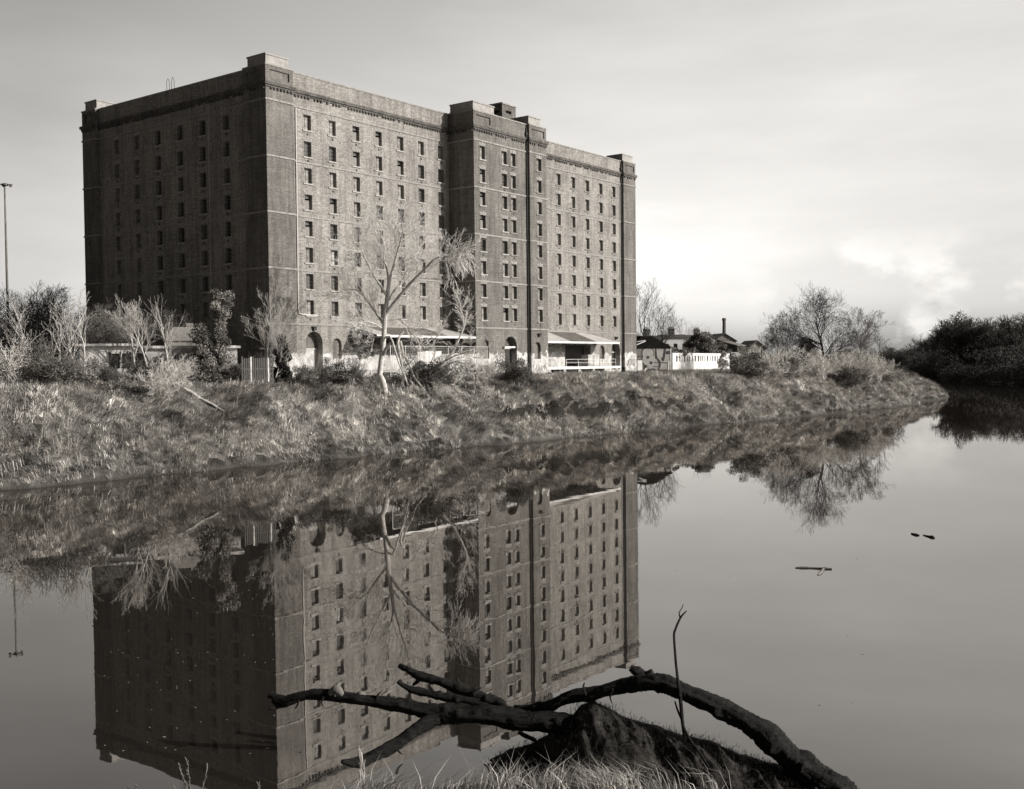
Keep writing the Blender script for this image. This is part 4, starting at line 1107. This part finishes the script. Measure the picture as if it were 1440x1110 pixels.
house(1053, 1078, 520, 491, 480, 240, 9, 'brick house with tall narrow windows and pitched roof', M['brick'], M['timber'], 'front', 3, 0, .1)
q = at(1018.5, 500, 300); zt = at(1018.5, 447.5, 300).z
FC = thing('factory_chimney', (q.x, q.y, 6), 0, 'tall slender brick factory chimney on the skyline', 'chimney')
c = MB(); c.tube([(0,0,-1),(0,0,zt-6.8)], [.62,.46], 12); c.build('stack', M['brick_dark'], FC, True)
c = MB(); c.tube([(0,0,zt-6.8),(0,0,zt-6.5),(0,0,zt-6.3),(0,0,zt-6)], [.48,.6,.6,.5], 12); c.build('cap', M['brick_smooth'], FC)

# ------------------------------------------------------------ far wooded banks
def far_tree(seed, rmin=.035, mt='twig_far'):
    rr = random.Random(seed); H = 12.0; out = []
    grow(Vector((0,0,-.5)), Vector((rr.uniform(-.1,.1),0,1)), H, .28, 0, 3, out, rr, .2, (13,9,7), .1, .85, .12, .6)
    zt = max(q_.z for l in out for q_ in l[0]); k_ = 13.0/zt
    out = [([q_*k_ for q_ in p], rd, lv) for p, rd, lv in out]
    T = thing('woodland_tree', (0,0,0), 0, 'x', 'tree')
    tr = [l for l in out if l[2] < 2]; cr = [(p, [max(r, rmin) for r in rd], lv) for p, rd, lv in out if lv >= 2]
    link('trunk', limbs_mesh('trunk', tr, M['bark_dark']), T); link('crown', limbs_mesh('crown', cr, M[mt]), T)
    return T
FT = [far_tree(300+i) for i in range(4)]; fu = set()
rr = random.Random(17); fi = 0
def put_far(x, y, s, label, group):
    global fi
    k = fi % 4; fi += 1; p = (x, y, hz(x, y)-.3)
    if k not in fu:
        fu.add(k); T = FT[k]; T.location = p; T.scale = (s*1.15, s*1.15, s); T['label'] = label; T['group'] = group; T.rotation_euler = (0,0,rnd()); return
    copy_thing(FT[k], p, rnd(), (s*1.15, s*1.15, s), label, group)
n = 0; sk = [(1450,440),(1432,442),(1410,446),(1380,446),(1360,446),(1347,438),(1338,452),(1322,458),(1312,466),(1440,438),(1418,440),(1395,442),(1372,448),(1352,434),(1333,446),(1318,462),(1306,468),(1292,478),(1275,482),(1258,484),(1243,487),(1430,446),(1405,448),(1385,450),(1364,444),(1343,440),(1325,458),(1300,474),(1460,436),(1485,440)]
for (px, py) in sk:
    D = (395 if px > 1345 else 560 if px > 1304 else 655) + rr.uniform(-12, 12)
    q = at(px, py, D); h = q.z-hz(q.x, q.y)
    put_far(q.x, q.y, max(h, 4)/13.0, 'bare woodland tree on the skyline of the wooded hill across the river', 'skyline trees across the river')
# the mass of wood below the skyline
def wood_mass(name, pts, seed, size, mat, k, dn=46):
    cs = []; rr = random.Random(seed)
    for (x, y, h) in pts:
        z = hz(x, y)
        for i in range(k):
            cs.append((x+rr.gauss(0,2.5), y+rr.gauss(0,2.5), z+h*rr.uniform(.15,1), 2.0, dn))
    return tag(link(name, leaves_mesh(name, cs, size, mat, seed, (.65,1.3))), kind='stuff')
pts = []
for i in range(5000):
    y = rr.uniform(260, 700); x = rr.uniform(120, 520)
    d = pdist(np.array([x]), np.array([y]), SHORE_R)[0]
    if inside(np.array([x]), np.array([y]), FAR_R)[0] and 1 < d < 60 and x/y < .62: pts.append((x, y, 8.5 if y > 330 else 7))
    if len(pts) >= 520: break
pts += [(x_, y_, 3.5) for x_, y_ in [(float(np.interp(t_, [0,1,2,3,4], [400,200,145,158,205]))+rr.uniform(-1,8), float(np.interp(t_, [0,1,2,3,4], [60,200,289,417,560]))+rr.uniform(-3,3)) for t_ in np.linspace(1, 4, 240)] if hz(x_, y_) > -.5]
wood_mass('hillside_wood', pts, 5, .22, M['leaf_far'], 12, 75)
pts = [(rr.uniform(-140, 190), rr.uniform(620, 720), 9) for i in range(170)]
pts = [p for p in pts if hz(p[0], p[1]) > .3]
wood_mass('distant_wood', pts, 6, .45, M['leaf_far'], 7)
# wood behind the left saplings
FT = [far_tree(320+i, .014, 'twig') for i in range(4)]; fu = set(); fi = 0
for i, (px, py, D) in enumerate([(-30,392,150),(4,398,140),(26,400,150),(48,396,145),(70,396,155),(92,402,150),(112,418,160),(-60,385,150),(14,420,128),(58,420,128),(98,430,130)]):
    q = at(px, py, D); put_far(q.x, q.y, (q.z-hz(q.x, q.y))/12.6, 'bare tree in the wood at the left behind the pale saplings', 'trees in the wood at the left')
pts = []
for i in range(90):
    D = rr.uniform(112, 165); q = at(rr.uniform(-90, 112), 450, D); pts.append((q.x, D, rr.uniform(4.5, 9)))
wood_mass('undergrowth', pts, 8, .08, M['leaf_mid'], 7)

# ------------------------------------------------------------ foreground
def hn(x, y): return float(hnear(np.array([float(x)]), np.array([float(y)]))[0])
ridge_px = [(640,1096),(700,1062),(742,1048),(769,1034),(797,1013),(818,989),(832,985),(848,993),(874,1006),(922,1022),(964,1033),(1012,1048),(1047,1064),(1082,1075),(1117,1083),(1200,1108),(1240,1125)]
def rd_(px): return 21.7-1.0*np.clip((px-830)/380, -.3, 1)
RX = []; RZ = []; RY = []
for px, py in ridge_px:
    D = float(rd_(px)); q = at(px, py, D); RX.append(q.x); RY.append(D); RZ.append(q.z)
def hm(x, y):
    z = np.interp(x, RX, RZ); yr = np.interp(x, RX, RY)
    dy = y-yr
    f = np.where(dy > 0, 1-sstep(dy/(.5+.5*z)), 1-.95*sstep(-dy/2.3))
    z = (z+.12)*f-.12
    n_ = fbm(x, y, 2.0, 70, 6)*.22*np.clip(f*1.3, 0, 1)*np.clip(np.abs(dy)/.3+.25, 0, 1)
    rid = (.12-np.abs(fbm(x*1.0+dy*.45, y*.35, 2.6, 75, 4)))*.5*np.clip(-dy/.4, 0, 1)*f
    z = z+n_+rid
    ed = np.minimum(x-RX[0], RX[-1]-x)
    return np.where(ed < .02, -.4, z)
M['root_mud'] = simple('root_mud', .014, .06, 6, .9, 1.4, 1.0, .05, (1, 1, .5))
xs = np.arange(RX[0]-.05, RX[-1]+.05, .035); ys = np.arange(18.6, 23.4, .035)
tag(sheet('mud_mound', xs, ys, hm, M['root_mud']), kind='structure')
# matted roots hanging over the mound
n = 4500; x = rs.uniform(RX[1], RX[-3], n); y = rs.uniform(19.2, 22.2, n); z = hm(x, y); k = z > .06
P = np.stack([x, y, z], 1)[k]
tag(blades('matted_roots', P, 5, (.02, .07), .0035, .6, M['grass_dark'], 12, lambda P: .9+.9*fbm(P[:,0], P[:,1], 2, 3), (.05,-1.6), 1.6), kind='stuff')
# pale grass tufts at the bottom edge
def tuft_pts(ranges, n, dlo=19.4, dhi=20.7):
    out = []
    for (p0, p1, w) in ranges:
        for i in range(int(n*w)):
            D = rs.uniform(dlo, dhi); q = at(rs.uniform(p0, p1), 1100, D); out.append((q.x, D, max(hn(q.x, D), float(hm(np.array([q.x]), np.array([D]))[0]) if RX[0]+.1 < q.x < RX[-1]-.1 else -1)))
    return np.array([p for p in out if p[2] > -.2])
P = tuft_pts([(486,512,.3),(520,548,.4),(556,640,.18),(640,700,.22),(700,735,.3),(745,780,.3),(782,812,.5),(815,862,.8),(862,892,.3),(905,960,.1),(985,1010,.04)], 100, 18.1, 19.2)
tag(blades('near_grass', P, 9, (.10, .46), .0075, .75, M['grass_near'], 14, lambda P: .75+.8*fbm(P[:,0], P[:,1], 3, 3), (.1,0), .8), kind='stuff')
# tall thin weeds at the lower left
for i, (px, h, lb) in enumerate([(186,60,'leftmost thin seed headed weed at the lower edge'),(268,80,'tall dry weed stalk left of the building reflection corner'),(372,50,'short seed headed weed below the left end of the branch'),(398,44,'thin weed just right of the short one at the lower edge'),(512,74,'tall grass stalk crossing the downward side branch')]):
    q = at(px, 1116, 19.3); b_ = (q.x, 19.3, hn(q.x, 19.3)-.1); rr = random.Random(i+500); out = []
    H = pxh(b_, h)+.15
    for s in range(4): grow(Vector((rr.uniform(-.1,.1), rr.uniform(-.1,.1), 0)), Vector((rr.uniform(-.25,.15), 0, 1)), H*rr.uniform(.6,1), .006, 0, 1, out, rr, .2, (14,), .05, .5, .5, .10)
    T = thing('weed', b_, 0, lb, 'weed')
    link('stalk', limbs_mesh('stalk', [(a, [max(c_*.9, .004) for c_ in r_], 2) for a, r_, l_ in out], M['twig_pale'] if i == 4 else M['twig']), T)

M['shaded_wood'] = simple('shaded_bark', .003, .024, 16, .7, 1.4, 1.0, .09, (.25, 1, 1.1), spec=.25)  # near-black bark colour carries the shade over the foreground wood
def limb_mesh(name, pxs, rads, D, seed, parent, o, k=26, sub=16, dz=None, rough=.12):
    """gnarled limb through the traced points, D = (start, end) distance"""
    P = [at(x, y, D[0]+(D[1]-D[0])*i/(len(pxs)-1))-o for i, (x, y) in enumerate(pxs)]
    n = len(P); PP = []; RR = []
    for i in range(n-1):
        p0, p1, p2, p3 = P[max(i-1,0)], P[i], P[i+1], P[min(i+2,n-1)]
        for j in range(sub):
            t = j/sub
            PP.append(.5*((2*p1)+(p2-p0)*t+(2*p0-5*p1+4*p2-p3)*t*t+(3*p1-p0-3*p2+p3)*t**3)); RR.append(rads[i]+(rads[i+1]-rads[i])*t)
    PP.append(P[-1]); RR.append(rads[-1])
    rr = random.Random(seed); V = []; F = []; u = None; m_ = len(PP)
    ridge = [rr.uniform(-1, 1) for _ in range(k)]; knots = [(rr.randrange(m_), rr.randrange(k), rr.uniform(.15,.45)) for _ in range(max(2, m_//9))]
    for i, p in enumerate(PP):
        d = (PP[min(i+1,m_-1)]-PP[max(i-1,0)]).normalized()
        if u is None: u = d.orthogonal().normalized()
        u = (u-d*u.dot(d)).normalized(); w = d.cross(u)
        ridge = [max(-1.2, min(1.2, r_+rr.gauss(0,.34))) for r_ in ridge]
        for j in range(k):
            a = 2*PI*j/k; q = 1+rough*ridge[j]+rr.gauss(0,.02)+.10*math.sin(i*.21+a*2+seed)
            for ki, kj, ka in knots:
                dd = ((i-ki)/2.2)**2+(min(abs(j-kj), k-abs(j-kj))/1.8)**2
                if dd < 6: q += ka*math.exp(-dd)
            e = RR[i]*q
            if i in (0, m_-1): e *= .6
            V.append(p+(u*math.cos(a)+w*math.sin(a))*e)
    for i in range(m_-1):
        for j in range(k): F.append((i*k+j, i*k+(j+1)%k, (i+1)*k+(j+1)%k, (i+1)*k+j))
    me = bpy.data.meshes.new(name); me.from_pydata([tuple(v) for v in V], [], F+[tuple(range(k))[::-1], tuple((m_-1)*k+j for j in range(k))])
    me.materials.append(M['shaded_wood']); me.polygons.foreach_set('use_smooth', [True]*len(me.polygons)); me.update()
    return link(name, me, parent)
o = at(800, 1022, 21.4); FB = thing('fallen_branch', tuple(o), 0, 'long dark forked dead branch reaching left over the water', 'branch')
px2m = 21.6/FPX
rp = lambda *a: [v*px2m for v in a]
limb_mesh('stem', [(384,985),(401,986.5),(432,977.5),(468,978),(523,986),(569,993),(606,1002),(645,1005),(691,1006),(737,1014),(785,1018),(830,1030)], rp(5,7.5,7,8,8.5,9.5,12,12.5,13,14,14,14), (22.6,21.5), 4, FB, o)
limb_mesh('side_branch', [(712,1000),(700,990),(676,981),(645,968),(615,957.5),(590,951.5),(573,942),(561,936)], rp(8,8.5,8,7.5,6.5,6.5,5,3), (21.9,22.9), 5, FB, o, 12)
limb_mesh('side_branch', [(695,1000),(682,991),(652,983.5),(627,980),(600,974.5),(575,968),(559,958.5)], rp(6,6,5.5,6,5.5,4.5,3), (22.0,22.4), 6, FB, o, 12)
limb_mesh('side_branch', [(622,1003),(612,1010),(584,1027),(554,1048),(523,1064.5),(505,1072),(480,1071)], rp(9,10,9,8.5,8,7,2.5), (22.1,20.9), 7, FB, o, 12)
limb_mesh('claw', [(401,984),(392,982),(384,979.5),(377,980)], rp(6,4.5,4,3), (22.6,22.7), 8, FB, o, 10, 5)
limb_mesh('claw', [(404,988),(394,992),(386,996),(378,997)], rp(6,4.5,3,2), (22.6,22.4), 9, FB, o, 10, 5)
limb_mesh('stub', [(590,953),(586,959),(580,964)], rp(4,3,1.5), (22.7,22.7), 10, FB, o, 8, 4)
limb_mesh('stub', [(650,969),(645,960),(642,953)], rp(3.5,2.5,1.2), (22.4,22.4), 11, FB, o, 8, 4)
for k_, (x, y) in enumerate(((473,972),(508,980),(556,986))):
    c = limb_mesh('knot', [(x-9,y+6),(x,y-1),(x+9,y+7)], rp(4,6.5,3), (22.25,22.2), 20+k_, FB, o, 10, 5, rough=.25); c.data.materials[0] = M['bark']
for i_, (pp, rw_) in enumerate([(((529,985),(531,978),(536,973)),1.4),(((690,1003),(684,1012),(676,1018)),1.6),(((742,1014),(736,1026),(728,1033)),1.5),(((610,974),(606,967),(601,963)),1.2),
        (((455,980),(452,988),(455,994)),1.1),(((420,984),(418,992),(414,997)),1.0),(((556,1047),(560,1056),(566,1061)),1.3),(((664,977),(670,970),(678,967)),1.2)]):
    limb_mesh('twig_stub', list(pp), rp(rw_*1.6,rw_,rw_*.5), (22.1,22.1), 50+i_, FB, o, 7, 4)
o = at(900, 960, 21.6); AB = thing('arched_branch', tuple(o), 0, 'thick dark dead branch arching over the mud mound into the water', 'branch')
limb_mesh('stem', [(722,997),(745,997),(769,993),(804,980),(839,974),(874,965),(900,961),(930,962),(964,974),(1006,993),(1047,1014),(1082,1038),(1110,1066),(1134,1083),(1168,1106),(1196,1135)], rp(5,6,7,9,9,9.5,11,12,12,12.5,14,16,18,20,22,24), (22.4,20.4), 14, AB, o)
limb_mesh('stub', [(935,962),(908,952),(895,944),(886,939)], rp(9,8,7,5), (21.8,21.9), 15, AB, o, 12)
for i_, (pp, rw_) in enumerate([(((824,978),(820,968),(822,960)),1.3),(((1010,995),(1020,986),(1026,984)),1.6),(((1060,1022),(1070,1014),(1080,1013)),1.5),(((862,968),(858,980),(861,990)),1.1),(((1092,1048),(1100,1040),(1104,1030)),1.3)]):
    limb_mesh('twig_stub', list(pp), rp(rw_*1.6,rw_,rw_*.5), (21.4,21.4), 70+i_, AB, o, 7, 4)
o = at(960, 1018, 21.3); TW = thing('upright_twig', tuple(o), 0, 'thin upright dead twig with a curled tip growing from the mound', 'twig')
limb_mesh('stem', [(964,1040),(960,1017),(956,979),(951,937),(948,896),(950,885),(957,869),(966,859)], rp(2.6,2.8,2.3,2.0,1.7,1.6,1.3,.6), (21.1,21.3), 30, TW, o, 7, 5)
limb_mesh('side_twig', [(960,1016),(953,1000),(949,986)], rp(1.6,1.3,1.4), (21.2,21.2), 31, TW, o, 6, 4)
limb_mesh('side_twig', [(957,870),(955,862),(959,855),(961,849)], rp(1.1,.8,.6,.3), (21.3,21.3), 32, TW, o, 6, 4)
limb_mesh('root', [(959,1018),(970,1040),(985,1060),(1000,1085)], rp(2.2,1.8,1.5,1.0), (21.0,20.2), 33, TW, o, 6, 5)
o = at(740, 1036, 21.7); ST_ = limb_mesh('driftwood_stick', [(729,1030),(740,1035),(754,1042)], rp(2.6,3,2.5), (22.0,21.8), 35, None, Vector((0,0,0)), 8, 5)
tag(ST_, 'short dark stick poking from the left flank of the mud mound', 'stick')
# leaning twig on the mound crest
c = limb_mesh('leaning_twig', [(822,972),(834,984),(845,996)], rp(.5,1.0,1.2), (21.9,21.6), 36, None, Vector((0,0,0)), 6, 4); tag(c, 'tiny pale twig leaning on the crest of the mud mound', 'twig')
# floating driftwood
def floating(name, parts, label, mat):
    o = None
    for i, (pxs, rad) in enumerate(parts):
        pts = []
        for px, py in pxs:
            r = ray(px, py); t = -HC/r[2]; pts.append(Vector((r[0]*t, r[1]*t, .02)))
        if o is None: o = pts[0]; T = thing(name, tuple(o), 0, label, 'driftwood')
        c = MB(); c.tube([p-o for p in pts], rad, 6, jit=.2, rng=R); c.build('piece', mat, T)
floating('floating_branch', [([(1282,751),(1288,753),(1293,753.5)],[.04,.07,.02]),([(1298,753),(1306,755),(1311,756),(1314,757.5)],[.015,.04,.08,.03])], 'dark broken branch afloat on the open water at the right', M['black'])
floating('floating_branch', [([(1118,799),(1128,799),(1140,799.5),(1152,800),(1160,800.5),(1170,801)],[.015,.05,.03,.03,.05,.03]),([(1158,801),(1154,806),(1150,809)],[.05,.07,.02])], 'pale forked branch afloat on the bright water right of centre', M['bark'])
# flecks of foam and leaf litter on the water
n = 110; V = []; F = []; rr = random.Random(77)
for i in range(n):
    px, py = (rr.uniform(140, 420), rr.uniform(790, 1060)) if i < 80 else (rr.uniform(100, 1250), rr.uniform(720, 1080))
    r = ray(px, py); t = -HC/r[2]; x, y = r[0]*t, r[1]*t; s = rr.uniform(.006, .016)*(1 if rr.random() < .9 else 1.7); a0_ = rnd(); k = 5; b = len(V)
    for z in (.004, .010):
        for j in range(k): V.append((x+s*1.7*math.cos(a0_+2*PI*j/k), y+s*math.sin(a0_+2*PI*j/k), z))
    F.append(tuple(b+k+j for j in range(k)))
    for j in range(k): F.append((b+j, b+(j+1)%k, b+k+(j+1)%k, b+k+j))
me = bpy.data.meshes.new('floating_flecks'); me.from_pydata(V, [], F); me.materials.append(M['greypaint']); tag(link('floating_flecks', me), kind='stuff')

# ------------------------------------------------------------ sky, sun, camera
SKYK = 2.5
SUN_EL, SUN_AZ = math.radians(24), math.atan2(.965, -.253)
w = bpy.data.worlds.new('World'); SC.world = w; w.use_nodes = True; nt = w.node_tree; nt.nodes.clear()
out = N(nt, 'ShaderNodeOutputWorld'); bg = N(nt, 'ShaderNodeBackground'); nt.links.new(bg.outputs[0], out.inputs[0])
sky = N(nt, 'ShaderNodeTexSky', sky_type='NISHITA', sun_disc=False, sun_elevation=SUN_EL, sun_rotation=SUN_AZ, altitude=10, air_density=1.0, dust_density=2.2, ozone_density=1.0)
sepc = N(nt, 'ShaderNodeSeparateColor'); nt.links.new(sky.outputs[0], sepc.inputs[0])
lum = mth(nt, 'ADD', mth(nt, 'MULTIPLY', sepc.outputs[0], .72), mth(nt, 'MULTIPLY', sepc.outputs[1], .28))
tc = N(nt, 'ShaderNodeTexCoord'); sx = N(nt, 'ShaderNodeSeparateXYZ'); nt.links.new(tc.outputs['Generated'], sx.inputs[0])
zc = mth(nt, 'MAXIMUM', sx.outputs[2], .0)
# soft cumulus low in the sky, thin veils above
cl1 = noise(nt, tc.outputs['Generated'], 7.0, 7, .55, (1, 1, 2.6))
cl2 = noise(nt, tc.outputs['Generated'], 3.0, 5, .55, (1, 1, 5))
band = ramp(nt, zc, [(.0, (.5,)*3+(1,)), (.03, (1, 1, 1, 1)), (.075, (1,)*3+(1,)), (.115, (0, 0, 0, 1))])
side = ramp(nt, sx.outputs[0], [(.20, (.0,)*3+(1,)), (.30, (1, 1, 1, 1))])
cu = mixc(nt, 1.0, mixc(nt, 1.0, ramp(nt, noise(nt, tc.outputs['Generated'], 9.0, 6, .5, (1, 1, 1.5)), [(.46, (0, 0, 0, 1)), (.52, (1, 1, 1, 1))]), band, 'MULTIPLY'), side, 'MULTIPLY')
veil = ramp(nt, cl2, [(.35, (.92,)*3+(1,)), (.65, (1.06,)*3+(1,))])
base = mixc(nt, 1.0, lum, veil, 'MULTIPLY')
shade = ramp(nt, noise(nt, tc.outputs['Generated'], 11.0, 6, .6, (1, 1, 1.8)), [(.34, (2.4,)*3+(1,)), (.58, (4.1,)*3+(1,))])
colr = mixc(nt, mth(nt, 'MULTIPLY', cu, .8), base, shade)
# sky brightness by direction: bright ahead, dimmed behind to keep shaded walls dark
az = mth(nt, 'ADD', mth(nt, 'MULTIPLY', sx.outputs[0], .50), mth(nt, 'MULTIPLY', sx.outputs[1], .866))
azr = ramp(nt, mth(nt, 'MULTIPLY', mth(nt, 'ADD', az, 1.0), .5), [(.0, (.10,)*3+(1,)), (.5, (.18,)*3+(1,)), (.79, (.52,)*3+(1,)), (.86, (.74,)*3+(1,)), (.95, (1.0,)*3+(1,)), (.975, (.95,)*3+(1,)), (1.0, (.62,)*3+(1,))])
elr = ramp(nt, zc, [(0, (.92,)*3+(1,)), (.12, (1.05,)*3+(1,)), (.32, (1.08,)*3+(1,)), (.5, (.4,)*3+(1,)), (1, (.14,)*3+(1,))])
colr = mixc(nt, 1.0, mixc(nt, 1.0, colr, azr, 'MULTIPLY'), elr, 'MULTIPLY')
colr = mixc(nt, 1.0, colr, (SKYK, SKYK*.975, SKYK*.94, 1), 'MULTIPLY')
nt.links.new(colr, bg.inputs[0]); bg.inputs[1].default_value = .15
sl = bpy.data.lights.new('sun', 'SUN'); sl.energy = 4.4; sl.angle = math.radians(.6); sl.color = (1, .96, .91)
so = bpy.data.objects.new('sun', sl); COL.objects.link(so)
sd = Vector((math.sin(SUN_AZ)*math.cos(SUN_EL), math.cos(SUN_AZ)*math.cos(SUN_EL), math.sin(SUN_EL)))
so.rotation_euler = sd.to_track_quat('Z', 'Y').to_euler(); so.location = (60, -40, 60)
cam = bpy.data.cameras.new('camera'); co_ = bpy.data.objects.new('camera', cam); COL.objects.link(co_)
cam.sensor_fit = 'HORIZONTAL'; cam.sensor_width = 36; cam.lens = 36*FPX/1440; cam.clip_end = 12000; cam.clip_start = .1
from mathutils import Matrix
co_.matrix_world = Matrix.Translation((0, 0, HC)) @ Matrix.Rotation(PI/2-PITCH, 4, 'X') @ Matrix.Rotation(ROLL, 4, 'Z')
SC.camera = co_
SC.view_settings.view_transform = 'Standard'; SC.view_settings.look = 'None'; SC.view_settings.exposure = 0; SC.view_settings.gamma = 1
SC.cycles.max_bounces = 6; SC.cycles.glossy_bounces = 3; SC.cycles.transmission_bounces = 2
